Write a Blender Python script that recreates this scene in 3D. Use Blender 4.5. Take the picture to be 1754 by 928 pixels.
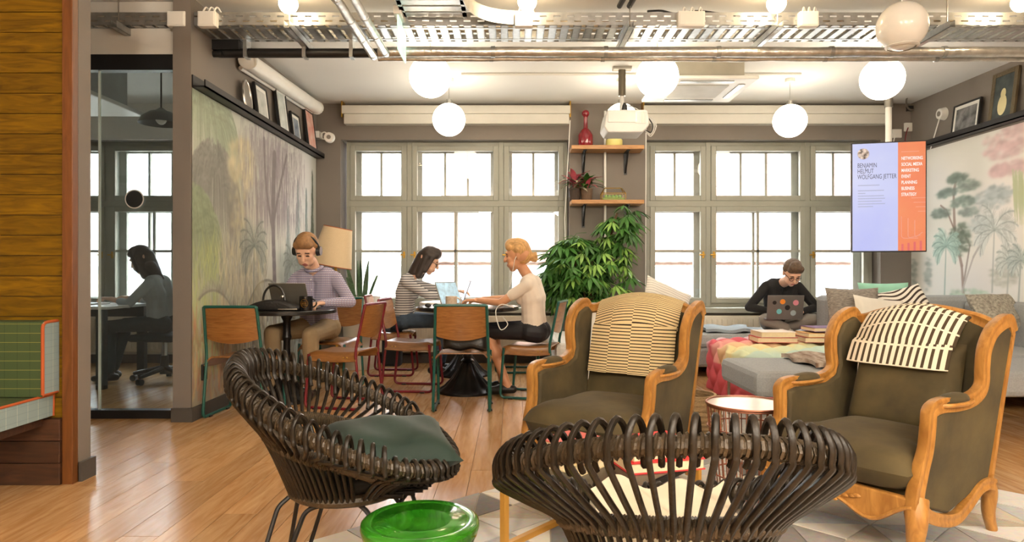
import bpy, math, random
import numpy as np
from mathutils import Vector, Matrix, Quaternion
R = math.radians
random.seed(7)
for o in list(bpy.data.objects):
    bpy.data.objects.remove(o)
scn = bpy.context.scene
col = scn.collection
# ------------------------------------------------ camera, world, exposure
F = 1754 * 24 / 36.0
CH = 1.08
cam = bpy.data.cameras.new('camera')
cam.lens = 24; cam.sensor_width = 36; cam.sensor_fit = 'HORIZONTAL'; cam.clip_start = .05
camo = bpy.data.objects.new('camera', cam); col.objects.link(camo)
camo.location = (0, 0, CH); camo.rotation_euler = (R(90), 0, 0)
scn.camera = camo
world = bpy.data.worlds.new('sky'); scn.world = world
world.use_nodes = True
_bg = world.node_tree.nodes['Background']
_bg.inputs[0].default_value = (.93, .97, 1, 1); _bg.inputs[1].default_value = 9
vs = scn.view_settings
vs.view_transform = 'Standard'; vs.look = 'None'; vs.gamma = 1; vs.use_curve_mapping = False
vs.exposure = 0.95
def portal(x, y, z, w, h, rx):
    l = bpy.data.lights.new('window_daylight_portal', 'AREA'); l.shape = 'RECTANGLE'; l.size = w; l.size_y = h
    l.cycles.is_portal = True
    o = bpy.data.objects.new('window_daylight_portal', l); col.objects.link(o)
    o.location = (x, y, z); o.rotation_euler = (rx, 0, 0)
portal(-.63, 8.6, 1.6, 2.7, 2.2, R(-90)); portal(2.95, 8.6, 1.6, 2.8, 2.2, R(-90)); portal(-4.4, 8.6, 1.6, 2.7, 2.2, R(-90))

# The boards and column faces turned to the camera are lit, and the unlit globe mirrors small warm points:
# the ceiling lamps go on behind the camera, in the same rows and at the same height as the globes in view.
for _x in (-.68, 1.21, 3.09):
    _l = bpy.data.lights.new('ceiling_globe_offscreen', 'POINT'); _l.energy = 115; _l.color = (1, .88, .72); _l.shadow_soft_size = .175
    _o = bpy.data.objects.new('ceiling_globe_offscreen', _l); col.objects.link(_o); _o.location = (_x, -.8, 2.65)
# ------------------------------------------------ helpers
def px(p, y): return (p - 877) / F * y
def pz(p, y): return CH + (464 - p) / F * y
def PP(x, z, y): return Vector((px(x, y), y, pz(z, y)))
def G(x, z):
    y = F * CH / (z - 464); return (px(x, y), y)
def lin(c):
    c = c / 255.0
    return c / 12.92 if c <= .04045 else ((c + .055) / 1.055) ** 2.4
def L(c): return (lin(c[0]), lin(c[1]), lin(c[2]), 1)
MATS = {}
def _base(name):
    m = bpy.data.materials.new(name); m.use_nodes = True
    MATS[name] = m
    nt = m.node_tree
    return m, nt, nt.nodes['Principled BSDF']
def _n(nt, t, **k):
    n = nt.nodes.new(t)
    for a, b in k.items(): setattr(n, a, b)
    return n
def _mix(nt, fac, a, b, mode='MIX'):
    n = nt.nodes.new('ShaderNodeMix'); n.data_type = 'RGBA'; n.blend_type = mode
    for i, v in ((0, fac), (6, a), (7, b)):
        if hasattr(v, 'is_linked') or hasattr(v, 'links'): nt.links.new(v, n.inputs[i])
        else: n.inputs[i].default_value = v
    return n.outputs[2]
def _math(nt, op, a, b=0.0):
    n = nt.nodes.new('ShaderNodeMath'); n.operation = op
    for i, v in ((0, a), (1, b)):
        if hasattr(v, 'links'): nt.links.new(v, n.inputs[i])
        else: n.inputs[i].default_value = v
    return n.outputs[0]
def mat(name, c, rough=.5, metal=0, var=.08, vs=6, bump=0, bs=60, st=(1, 1, 1), sheen=0, emit=0, rnd=0, coat=0, c2=None, spec=.5):
    if name in MATS: return MATS[name]
    m, nt, b = _base(name)
    tc = _n(nt, 'ShaderNodeTexCoord'); mp = _n(nt, 'ShaderNodeMapping'); mp.inputs['Scale'].default_value = st
    nt.links.new(tc.outputs['Object'], mp.inputs[0])
    no = _n(nt, 'ShaderNodeTexNoise'); no.inputs['Scale'].default_value = vs; no.inputs['Detail'].default_value = 4
    nt.links.new(mp.outputs[0], no.inputs[0])
    a = L(c)
    if c2 is None:
        lo = tuple(x * (1 - var) for x in a[:3]) + (1,); hi = tuple(min(1, x * (1 + var)) for x in a[:3]) + (1,)
    else: lo, hi = a, L(c2)
    ramp = _n(nt, 'ShaderNodeValToRGB')
    ramp.color_ramp.elements[0].position = .3; ramp.color_ramp.elements[1].position = .7
    ramp.color_ramp.elements[0].color = lo; ramp.color_ramp.elements[1].color = hi
    nt.links.new(no.outputs[0], ramp.inputs[0])
    out = ramp.outputs[0]
    if rnd:
        oi = _n(nt, 'ShaderNodeObjectInfo')
        hs = _n(nt, 'ShaderNodeHueSaturation')
        nt.links.new(out, hs.inputs['Color'])
        v = _math(nt, 'ADD', _math(nt, 'MULTIPLY', oi.outputs['Random'], rnd * 2), 1 - rnd)
        nt.links.new(v, hs.inputs['Value']); out = hs.outputs[0]
        add = _n(nt, 'ShaderNodeVectorMath', operation='ADD')
        sc = _math(nt, 'MULTIPLY', oi.outputs['Random'], 37.0)
        nt.links.new(mp.outputs[0], add.inputs[0]); nt.links.new(sc, add.inputs[1]); nt.links.new(add.outputs[0], no.inputs[0])
    nt.links.new(out, b.inputs['Base Color'])
    b.inputs['Roughness'].default_value = rough; b.inputs['Metallic'].default_value = metal
    b.inputs['Specular IOR Level'].default_value = spec
    if coat: b.inputs['Coat Weight'].default_value = coat; b.inputs['Coat Roughness'].default_value = .15
    if sheen: b.inputs['Sheen Weight'].default_value = sheen; b.inputs['Sheen Roughness'].default_value = .4
    if emit:
        nt.links.new(out, b.inputs['Emission Color']); b.inputs['Emission Strength'].default_value = emit
    if bump:
        bn = _n(nt, 'ShaderNodeBump'); bn.inputs['Strength'].default_value = bump; bn.inputs['Distance'].default_value = .01
        n2 = _n(nt, 'ShaderNodeTexNoise'); n2.inputs['Scale'].default_value = bs; n2.inputs['Detail'].default_value = 3
        nt.links.new(mp.outputs[0], n2.inputs[0]); nt.links.new(n2.outputs[0], bn.inputs['Height'])
        nt.links.new(bn.outputs[0], b.inputs['Normal'])
    return m
def wood(name, c1, c2, st, vs=3, rough=.4, rnd=.12, coat=0, bump=.1):
    m = mat(name, c1, rough, 0, 0, vs, bump, 8, st, rnd=rnd, coat=coat, c2=c2)
    for n in m.node_tree.nodes:
        if n.type == 'TEX_NOISE': n.inputs['Distortion'].default_value = 1.2; n.inputs['Detail'].default_value = 7
    return m
def glassm(name, tint=(1, 1, 1, 1), gl=.07, rough=.0):
    if name in MATS: return MATS[name]
    m, nt, b = _base(name)
    nt.nodes.remove(b)
    t = _n(nt, 'ShaderNodeBsdfTransparent'); t.inputs[0].default_value = tint
    g = _n(nt, 'ShaderNodeBsdfGlossy'); g.inputs['Roughness'].default_value = rough
    x = _n(nt, 'ShaderNodeMixShader'); x.inputs[0].default_value = gl
    nt.links.new(t.outputs[0], x.inputs[1]); nt.links.new(g.outputs[0], x.inputs[2])
    nt.links.new(x.outputs[0], nt.nodes['Material Output'].inputs[0])
    return m
def attrmat(name, rough=.8, emit=0, spec=.3):
    m, nt, b = _base(name)
    a = _n(nt, 'ShaderNodeAttribute', attribute_name='paint')
    nt.links.new(a.outputs['Color'], b.inputs['Base Color']); b.inputs['Roughness'].default_value = rough
    b.inputs['Specular IOR Level'].default_value = spec
    if emit:
        nt.links.new(a.outputs['Color'], b.inputs['Emission Color']); b.inputs['Emission Strength'].default_value = emit
    return m
def uvmat(name, fn, rough=.85, bump=0, sheen=0):
    """fn(nt,u,v)->colour socket"""
    m, nt, b = _base(name)
    uv = _n(nt, 'ShaderNodeUVMap'); sp = _n(nt, 'ShaderNodeSeparateXYZ'); nt.links.new(uv.outputs[0], sp.inputs[0])
    nt.links.new(fn(nt, sp.outputs[0], sp.outputs[1]), b.inputs['Base Color'])
    b.inputs['Roughness'].default_value = rough; b.inputs['Sheen Weight'].default_value = sheen
    b.inputs['Specular IOR Level'].default_value = .25
    return m

def catmull(P, n=6, closed=False):
    P = [Vector(p) for p in P]; out = []
    N = len(P); segs = N if closed else N - 1
    for i in range(segs):
        if closed: a, b, c, d = P[(i - 1) % N], P[i], P[(i + 1) % N], P[(i + 2) % N]
        else: a, b, c, d = P[max(i - 1, 0)], P[i], P[i + 1], P[min(i + 2, N - 1)]
        for k in range(n):
            t = k / n
            out.append(.5 * ((2 * b) + (c - a) * t + (2 * a - 5 * b + 4 * c - d) * t * t + (3 * b - a - 3 * c + d) * t ** 3))
    if not closed: out.append(P[-1].copy())
    return out
def fillet(P, r, n=4):
    P = [Vector(p) for p in P]; out = [P[0]]
    for i in range(1, len(P) - 1):
        a, b, c = P[i - 1], P[i], P[i + 1]
        ra = min(r, (a - b).length * .45, (c - b).length * .45)
        p0 = b + (a - b).normalized() * ra; p1 = b + (c - b).normalized() * ra
        for k in range(n + 1):
            t = k / n; out.append((1 - t) ** 2 * p0 + 2 * t * (1 - t) * b + t * t * p1)
    out.append(P[-1]); return out

class MB:
    def __init__(s): s.v = []; s.f = []; s.uv = {}
    def add(s, vs, fs, M=None):
        o = len(s.v)
        for p in vs:
            p = Vector(p); s.v.append(tuple(M @ p if M else p))
        for f in fs: s.f.append(tuple(i + o for i in f))
        return s
    def box(s, c, d, rz=0, M=None):
        x, y, z = d[0] / 2, d[1] / 2, d[2] / 2
        vs = [(-x, -y, -z), (x, -y, -z), (x, y, -z), (-x, y, -z), (-x, -y, z), (x, -y, z), (x, y, z), (-x, y, z)]
        T = Matrix.Translation(c) @ Matrix.Rotation(rz, 4, 'Z')
        if M: T = M @ T
        return s.add(vs, [(3, 2, 1, 0), (4, 5, 6, 7), (0, 1, 5, 4), (1, 2, 6, 5), (2, 3, 7, 6), (3, 0, 4, 7)], T)
    def bb(s, x0, x1, y0, y1, z0, z1, M=None):
        return s.box(((x0 + x1) / 2, (y0 + y1) / 2, (z0 + z1) / 2), (abs(x1 - x0), abs(y1 - y0), abs(z1 - z0)), 0, M)
    def sweep(s, path, prof, closed=False, up=None, scale=None, caps=True, M=None):
        P = [Vector(p) for p in path]; N = len(P); n = len(prof)
        T = []
        for i in range(N):
            if closed: t = P[(i + 1) % N] - P[(i - 1) % N]
            else: t = P[min(i + 1, N - 1)] - P[max(i - 1, 0)]
            T.append(t.normalized() if t.length > 1e-9 else Vector((0, 0, 1)))
        vs = []
        if up is None:
            u = Vector((0, 0, 1)) if abs(T[0].z) < .9 else Vector((1, 0, 0))
            a = T[0].cross(u).normalized()
        for i in range(N):
            t = T[i]
            if up is None:
                a = (a - t * a.dot(t))
                a = a.normalized() if a.length > 1e-6 else t.orthogonal().normalized()
                b = t.cross(a)
            else:
                b = Vector(up); b = (b - t * b.dot(t)).normalized(); a = b.cross(t)
            k = 1 if scale is None else (scale[i] if hasattr(scale, '__len__') else scale)
            for (q, w) in prof: vs.append(P[i] + a * q * k + b * w * k)
        fs = []
        for i in range(N if closed else N - 1):
            j = (i + 1) % N
            for q in range(n):
                w = (q + 1) % n
                fs.append((i * n + q, i * n + w, j * n + w, j * n + q))
        if caps and not closed:
            fs.append(tuple(range(n))[::-1]); fs.append(tuple((N - 1) * n + q for q in range(n)))
        return s.add(vs, fs, M)
    def tube(s, path, r, n=8, closed=False, M=None):
        pr = [(math.cos(2 * math.pi * k / n), math.sin(2 * math.pi * k / n)) for k in range(n)]
        return s.sweep(path, pr, closed, None, r if hasattr(r, '__len__') else [r] * len(path), True, M)
    def cyl(s, a, b, r, r2=None, n=16, M=None):
        return s.tube([a, b], [r, r if r2 is None else r2], n, False, M)
    def lathe(s, prof, n=24, c=(0, 0, 0), flute=None, M=None, cap=True):
        vs = []; N = len(prof)
        for i, (r, z) in enumerate(prof):
            for k in range(n):
                a = 2 * math.pi * k / n
                q = r * (1 + (flute(i, a) if flute else 0))
                vs.append((c[0] + q * math.cos(a), c[1] + q * math.sin(a), c[2] + z))
        fs = []
        for i in range(N - 1):
            for k in range(n):
                j = (k + 1) % n; fs.append((i * n + k, i * n + j, (i + 1) * n + j, (i + 1) * n + k))
        if cap:
            fs.append(tuple(range(n))[::-1]); fs.append(tuple((N - 1) * n + k for k in range(n)))
        return s.add(vs, fs, M)
    def ell(s, c, r, n=12, m=8, M=None):
        vs = [(c[0], c[1], c[2] + r[2])]; fs = []
        for i in range(1, m):
            p = math.pi * i / m
            for k in range(n):
                a = 2 * math.pi * k / n
                vs.append((c[0] + r[0] * math.sin(p) * math.cos(a), c[1] + r[1] * math.sin(p) * math.sin(a), c[2] + r[2] * math.cos(p)))
        vs.append((c[0], c[1], c[2] - r[2])); e = len(vs) - 1
        for k in range(n):
            j = (k + 1) % n
            fs.append((0, 1 + k, 1 + j)); fs.append((e, 1 + (m - 2) * n + j, 1 + (m - 2) * n + k))
            for i in range(m - 2):
                fs.append((1 + i * n + k, 1 + (i + 1) * n + k, 1 + (i + 1) * n + j, 1 + i * n + j))
        return s.add(vs, fs, M)
    def prism(s, poly, h0, h1, axis='Z', M=None):
        n = len(poly); vs = []
        for h in (h0, h1):
            for (a, b) in poly:
                vs.append((a, b, h) if axis == 'Z' else ((h, a, b) if axis == 'X' else (a, h, b)))
        fs = [tuple(range(n))[::-1], tuple(range(n, 2 * n))]
        for k in range(n):
            j = (k + 1) % n; fs.append((k, j, n + j, n + k))
        return s.add(vs, fs, M)
    def grid(s, fn, nu, nv, th=0, M=None):
        """surface fn(u,v); th>0 gives thickness along normals; uv kept"""
        o = len(s.v); pts = [[Vector(fn(i / nu, j / nv)) for j in range(nv + 1)] for i in range(nu + 1)]
        vs = [p for row in pts for p in row]; fs = []
        W = nv + 1
        for i in range(nu):
            for j in range(nv): fs.append((i * W + j, (i + 1) * W + j, (i + 1) * W + j + 1, i * W + j + 1))
        uvs = [(i / nu, j / nv) for i in range(nu + 1) for j in range(nv + 1)]
        if th:
            K = len(vs)
            for i in range(nu + 1):
                for j in range(nv + 1):
                    a = pts[min(i + 1, nu)][j] - pts[max(i - 1, 0)][j]; b = pts[i][min(j + 1, nv)] - pts[i][max(j - 1, 0)]
                    nn = a.cross(b); nn = nn.normalized() if nn.length > 1e-9 else Vector((0, 0, 1))
                    vs.append(pts[i][j] - nn * th)
            for i in range(nu):
                for j in range(nv): fs.append((K + i * W + j, K + i * W + j + 1, K + (i + 1) * W + j + 1, K + (i + 1) * W + j))
            for i in range(nu):
                for j in (0, nv):
                    q = (i * W + j, (i + 1) * W + j, K + (i + 1) * W + j, K + i * W + j); fs.append(q if j else q[::-1])
            for j in range(nv):
                for i in (0, nu):
                    q = (i * W + j, i * W + j + 1, K + i * W + j + 1, K + i * W + j); fs.append(q[::-1] if i else q)
            uvs = uvs * 2
        s.add(vs, fs, M)
        for k, u in enumerate(uvs): s.uv[o + k] = u
        return s
    def mesh(s, name, sm=35):
        me = bpy.data.meshes.new(name); me.from_pydata(s.v, [], s.f); me.update()
        if s.uv:
            l = me.uv_layers.new(name='UVMap'); idx = np.empty(len(me.loops), dtype=np.int32)
            me.loops.foreach_get('vertex_index', idx)
            arr = np.zeros((len(s.v), 2), dtype=np.float32)
            for k, u in s.uv.items(): arr[k] = u
            l.data.foreach_set('uv', arr[idx].ravel())
        if sm:
            me.polygons.foreach_set('use_smooth', [True] * len(me.polygons)); me.set_sharp_from_angle(angle=R(sm))
        return me
    def build(s, name, m, parent=None, sm=35, bevel=0, sub=0, loc=None):
        o = bpy.data.objects.new(name, s.mesh(name, sm)); col.objects.link(o)
        if m: o.data.materials.append(m)
        if parent: o.parent = parent
        if loc: o.location = loc
        if bevel:
            b = o.modifiers.new('bevel', 'BEVEL'); b.width = bevel; b.segments = 2; b.limit_method = 'ANGLE'; b.angle_limit = R(40)
        if sub:
            q = o.modifiers.new('sub', 'SUBSURF'); q.levels = sub; q.render_levels = sub
        return o
def tag(o, label, cat, group=None, kind=None):
    if label: o['label'] = label
    if cat: o['category'] = cat
    if group: o['group'] = group
    if kind: o['kind'] = kind
    return o
def thing(name, label, cat, loc=(0, 0, 0), rz=0, group=None):
    o = bpy.data.objects.new(name, None); col.objects.link(o); o.empty_display_size = .1
    o.location = loc; o.rotation_euler = (0, 0, rz)
    return tag(o, label, cat, group)
def struct(o): o['kind'] = 'structure'; return o
def sroot(name):
    o = bpy.data.objects.new(name, None); col.objects.link(o); o['kind'] = 'structure'; return o
def link(name, me, parent, loc=(0, 0, 0), rot=(0, 0, 0), sc=(1, 1, 1)):
    o = bpy.data.objects.new(name, me); col.objects.link(o); o.parent = parent
    o.location = loc; o.rotation_euler = rot; o.scale = sc; return o
def copy_tree(o, parent=None):
    c = o.copy(); col.objects.link(c); c.parent = parent
    for ch in [k for k in bpy.data.objects if k.parent == o]: copy_tree(ch, c)
    return c
def textobj(name, body, size, m, parent, loc, rot, align='LEFT', sx=1, bold=0):
    cu = bpy.data.curves.new(name, 'FONT'); cu.body = body; cu.size = size; cu.align_x = align; cu.extrude = .0005; cu.offset = bold
    o = bpy.data.objects.new(name, cu); dg = bpy.context.evaluated_depsgraph_get
    col.objects.link(o); bpy.context.view_layer.update()
    me = bpy.data.meshes.new_from_object(o.evaluated_get(bpy.context.evaluated_depsgraph_get()))
    bpy.data.objects.remove(o); bpy.data.curves.remove(cu)
    t = link(name, me, parent, loc, rot, (sx, 1, 1)); me.materials.clear(); me.materials.append(m); return t
def bez(a, b, c, n=10):
    a, b, c = Vector(a), Vector(b), Vector(c)
    return [(1 - t) ** 2 * a + 2 * t * (1 - t) * b + t * t * c for t in [k / n for k in range(n + 1)]]

# ------------------------------------------------ materials
M_wall = mat('wall_taupe_paint', (122, 114, 106), .75, var=.05, vs=2, bump=.05, bs=90)
M_wallw = mat('wall_white_paint', (226, 222, 214), .8, var=.02)
M_ceil = mat('ceiling_paint', (226, 225, 222), .85, var=.02, vs=2)
M_frame = mat('window_paint', (152, 152, 140), .45, var=.05, vs=5)
M_frameo = mat('outer_window_paint', (152, 153, 144), .5, var=.05)
M_glass = glassm('window_glass', (1, 1, 1, 1), .05)
M_pglass = glassm('partition_glass', (.93, .98, .97, 1), .2)
M_black = mat('black_metal', (26, 26, 27), .4, var=.1)
M_dark = mat('dark_baseboard', (74, 69, 64), .6)
M_floor = wood('oak_floor', (176, 128, 80), (206, 166, 118), (9, .9, 9), 3, .24, .10, 0, .02)
M_joint = mat('floor_joint', (104, 74, 46), .6)
M_galv = mat('galvanised_steel', (176, 178, 178), .32, .85, var=.15, vs=20)
M_foil = mat('foil_lagging', (202, 200, 195), .3, .8, var=.2, vs=14, bump=.5, bs=24)
M_white = mat('white_plastic', (228, 226, 220), .4, var=.03)
M_globe = mat('lit_opal_glass', (255, 240, 214), .4, var=0, emit=7.5)
M_bulb = mat('lit_bulb_glass', (255, 226, 180), .4, var=0, emit=22.0)
M_opal = mat('unlit_opal_glass', (228, 225, 218), .2, var=.03)
M_chrome = mat('brushed_steel', (190, 188, 184), .25, 1, var=.05)
M_brass = mat('brass', (190, 150, 70), .3, 1, var=.08)
M_blind = mat('roller_blind_box', (206, 203, 194), .6, var=.03)
M_brd = wood('stained_boards', (86, 60, 2), (126, 92, 4), (1.2, 6, 9), 4, .75, .12)
for _q in M_brd.node_tree.nodes:
    if _q.type == 'BSDF_PRINCIPLED': _q.inputs['Specular IOR Level'].default_value = .2
M_trimw = wood('walnut_trim', (92, 52, 18), (118, 70, 28), (8, 8, 1), 4, .45, .03)
M_bench = wood('dark_bench_wood', (52, 32, 20), (78, 48, 30), (1, 6, 8), 4, .5, .1)
M_green = mat('green_tube', (22, 84, 74), .35, .1, var=.08)
M_red = mat('red_tube', (112, 18, 30), .35, .1, var=.08)
M_ply = wood('chair_ply', (126, 80, 36), (160, 110, 58), (1.2, 6, 9), 5, .35, .1, .3)
M_seatply = wood('seat_ply', (118, 75, 36), (150, 103, 56), (6, 1.2, 9), 5, .3, .1, .3)
M_iron = mat('cast_iron', (24, 22, 22), .35, .4, var=.15)
M_ttop = mat('black_table_top', (30, 29, 29), .25, var=.1)
M_ratt = mat('black_rattan', (32, 26, 19), .4, 0, var=.35, vs=18, bump=.15, bs=80, spec=.35)
M_ratt2 = mat('rattan_binding', (66, 54, 38), .42, 0, var=.35, vs=30, bump=.3, bs=120)
M_velv = mat('olive_velvet', (76, 65, 37), .8, var=.4, vs=5, bump=.15, bs=20, sheen=.06)
M_gold = wood('honey_wood', (150, 100, 42), (188, 136, 68), (7, 7, 2), 4, .42, .05, .1)
M_gfab = mat('grey_sofa_fabric', (152, 156, 158), .9, var=.1, vs=90, bump=.3, bs=220)
M_lfab = mat('light_sofa_fabric', (206, 204, 198), .9, var=.08, vs=90, bump=.3, bs=220)
M_pot = mat('white_pot', (226, 220, 208), .5, var=.03)
M_soil = mat('soil', (58, 44, 32), .95, bump=.6, bs=60)
M_leaf = mat('plant_leaf', (60, 108, 40), .45, var=.3, vs=9, rnd=.3)
M_leaf2 = mat('young_leaf', (124, 164, 76), .45, var=.25, vs=9, rnd=.3)
M_snake = mat('snake_leaf', (66, 92, 60), .5, var=.35, vs=20, rnd=.2, st=(1, 1, 3))
M_bark = mat('bark', (100, 74, 48), .8, var=.2, bump=.4)
M_shelf = wood('oak_shelf', (164, 114, 66), (190, 142, 92), (1.5, 8, 8), 4, .5, .05)
M_redgl = mat('red_glass', (120, 10, 26), .08, var=.1, coat=.5)
M_yel = mat('yellow_ceramic', (206, 196, 120), .5)
M_skin = mat('skin_fair', (222, 176, 148), .5, var=.05, vs=12)
M_skin2 = mat('skin_tan', (206, 150, 112), .5, var=.05, vs=12)
M_lip = mat('lips', (180, 104, 92), .5)
M_eye = mat('eye_lashes', (60, 44, 36), .5)
M_copper = mat('copper_wire', (186, 128, 104), .3, .9, var=.1)
M_marble = mat('marble_top', (236, 234, 230), .15, var=.06, vs=6)
M_paper = mat('paper', (222, 206, 172), .8, var=.1, vs=60, st=(1, 1, 12))
M_alu = mat('aluminium', (150, 146, 138), .35, .7, var=.04)
M_screen = mat('laptop_screen', (150, 176, 190), .3, var=.25, vs=25, emit=.45)
M_key = mat('keyboard', (60, 60, 62), .5, var=.4, vs=60)
M_leath = mat('black_leather', (24, 23, 23), .32, var=.2, bump=.2, bs=60)
# ================================================= ROOM SHELL
YB = 8.04; CZ = 3.05; XR = 4.7; XL = -2.3
flo = sroot('floor')
MB().bb(-6.6, 4.85, -2.6, 8.1, -.08, -.006).build('subfloor', M_joint, flo, 0)
MB().bb(-6.6, -2.43, 5.0, 8.04, -.006, 0).build('office_floor', M_floor, flo, 0)
MB().bb(-6.6, 4.7, -2.6, 1.5, -.006, 0).build('oak_floor_strip', M_floor, flo, 0)
rg = random.Random(3); x = -3.26; W = .152; pm = {}
while x < 4.69:
    y = 1.5 - rg.random() * 1.6
    while y < YB - .02:
        ln = rg.choice([1.5, 1.8, 2.1])
        a, b = max(y, 1.5), min(y + ln, YB - .01)
        if x < -2.44 and b > 4.98: b = 4.98
        if b - a > .05:
            k = round(b - a, 2)
            if k not in pm:
                pm[k] = MB().bb(0, W - .0025, 0, k - .0025, -.006, 0).mesh('plank', 0); pm[k].materials.append(M_floor)
            link('plank', pm[k], flo, (x, a, 0))
        y += ln
        if x < -2.44 and y > 4.95: break
    x += W
struct(MB().bb(-6.7, 4.9, -2.6, 8.25, CZ, CZ + .12).build('ceiling', M_ceil, None, 0))
struct(MB().bb(-6.7, 4.82, -2.72, -2.6, 0, CZ).build('wall_front', M_wallw, None, 0))
# back wall with three openings
WIN = [(-5.62, -3.0), (-2.02, .674), (1.575, 4.34)]
WZ0, WZ1 = .62, 2.625
wb = sroot('wall_back')
m = MB(); xs = [-6.7] + [v for w in WIN for v in w] + [4.82]
for i in range(0, len(xs), 2): m.bb(xs[i], xs[i + 1], YB, YB + .42, 0, CZ)
for a, b in WIN: m.bb(a, b, YB, YB + .42, WZ1, CZ); m.bb(a, b, YB, YB + .42, 0, WZ0)
m.build('wall_surface', M_wall, wb, 0)
struct(MB().bb(XL - .13, XL, 4.89, YB, 0, CZ).build('wall_left', M_wall, None, 0))
struct(MB().bb(XR, XR + .12, -2.6, YB + .4, 0, CZ).build('wall_right', M_wall, None, 0))
struct(MB().bb(-6.72, -6.6, -2.6, YB + .4, 0, CZ).build('wall_office', M_wallw, None, 0))
for nm, (x0, x1, y0, y1) in {'baseboard_back': (XL, XR, YB - .02, YB), 'baseboard_left': (XL, XL + .018, 4.87, YB), 'baseboard_column': (XL - .135, XL + .018, 4.872, 4.89),
                             'baseboard_right': (XR - .018, XR, 1, YB), 'baseboard_office': (-6.6, XL - .13, YB - .02, YB)}.items():
    struct(MB().bb(x0, x1, y0, y1, 0, .1).build(nm, M_dark, None, 0))
ow = MB()
for (a, b, c_, d_) in ((-6.6, -5.62, 0, CZ), (-3.0, -2.44, 0, CZ), (-5.62, -3.0, 0, WZ0), (-5.62, -3.0, WZ1, CZ)): ow.bb(a, b, YB - .012, YB, c_, d_)
ow.bb(-2.442, -2.43, 5.1, YB, 0, CZ)
struct(ow.build('wall_office_lining', M_wallw, None, 0))
# ---- windows
def window(name, x0, x1, cols, upper_m, lower_m, crown=False):
    w = sroot(name); yi = 8.2; yo = 8.36
    z0, z1 = WZ0 + .03, WZ1; zt = 1.887
    xs = [x0] + [x0 + (x1 - x0) * c for c in cols] + [x1]
    MB().bb(x0 - .05, x1 + .05, YB - .1, yi + .02, WZ0 - .03, WZ0 + .03).build('window_sill', M_frame, w, 0, .006)
    fr = MB(); t = .045
    fr.bb(x0, x1, yi, yi + .07, z1 - t, z1); fr.bb(x0, x1, yi, yi + .07, z0, z0 + t); fr.bb(x0, x1, yi - .015, yi + .07, zt - .035, zt + .035)
    for i, xx in enumerate(xs):
        q = t if i in (0, len(xs) - 1) else .03
        fr.bb(max(xx - q, x0), min(xx + q, x1), yi - .01, yi + .07, z0, z1)
    fr.build('window_frame', M_frame, w, 0, .004)
    fo = MB()
    for xx in xs: fo.bb(max(xx - .05, x0), min(xx + .05, x1), yi + .07, yo + .05, z0, z1)
    fo.bb(x0, x1, yi + .07, yo + .05, zt - .05, zt + .05); fo.bb(x0, x1, yi + .07, yo + .05, z0, z0 + .04); fo.bb(x0, x1, yi + .07, yo + .05, z1 - .05, z1)
    fo.build('casing', M_frameo, w, 0)
    for i in range(len(xs) - 1):
        for (a, b, up) in ((z0 + t, zt - .035, 0), (zt + .035, z1 - t, 1)):
            p, q = xs[i] + (t if i == 0 else .032), xs[i + 1] - (t if i == len(xs) - 2 else .032)
            s = MB(); k = .062
            for (A, B, C, D) in ((p, p + k, a, b), (q - k, q, a, b), (p + k, q - k, a, a + k), (p + k, q - k, b - k, b)): s.bb(A, B, yi - .02, yi + .03, C, D)
            so = s.build('sash', M_frame, w, 0, .005)
            MB().bb(p + k - .01, q - k + .01, yi + .004, yi + .008, a + k - .01, b - k + .01).build('pane', M_glass, so, 0)
            if not up:
                ho = MB(); hx = q - k / 2 if i == 0 else p + k / 2
                zz = (a + b) / 2
                ho.bb(hx - .012, hx + .012, yi - .028, yi - .02, zz - .04, zz + .04); ho.bb(hx - .05, hx + .02, yi - .045, yi - .028, zz - .008, zz + .008)
                ho.build('handle', M_brass, so, 0, .003)
                mz = a + (b - a) * .54
            # outer leaf
            s = MB(); k2 = .1
            for (A, B, C, D) in ((p, p + k2, a, b), (q - k2, q, a, b), (p + k2, q - k2, a, a + k2 * .7), (p + k2, q - k2, b - k2 * .6, b)): s.bb(A, B, yo, yo + .05, C, D)
            so2 = s.build('outer_sash', M_frameo, w, 0, .005)
            mm = MB(); nv = upper_m[i] if up else lower_m[i]
            for v in range(nv):
                xx = p + k2 + (q - p - 2 * k2) * (v + 1) / (nv + 1); mm.bb(xx - .014, xx + .014, yo - .01, yo + .04, a + .06, b - .06)
            if not up: mm.bb(p + k2, q - k2, yo - .01, yo + .04, mz - .014, mz + .014)
            if mm.v: mm.build('muntin', M_frame, so2, 0)
            if not up: MB().bb(p + k, q - k, yi - .008, yi + .02, mz - .013, mz + .013).build('glazing_bar', M_frame, so, 0)
            if not up and nv: MB().bb((p + q) / 2 - .013, (p + q) / 2 + .013, yi - .008, yi + .02, a + k, b - k).build('glazing_bar', M_frame, so, 0)
            MB().bb(p + k2 - .01, q - k2 + .01, yo + .02, yo + .024, a + .05, b - .05).build('pane', M_glass, so2, 0)
    return w
window('window_1', -1.985, .665, (.285, .70), (1, 2, 1), (0, 1, 0))
window('window_2', 1.61, 4.32, (.275, .715), (1, 2, 1), (0, 1, 0))
window('window_3', -5.6, -3.02, (.29, .72), (1, 2, 1), (0, 2, 0))
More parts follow.
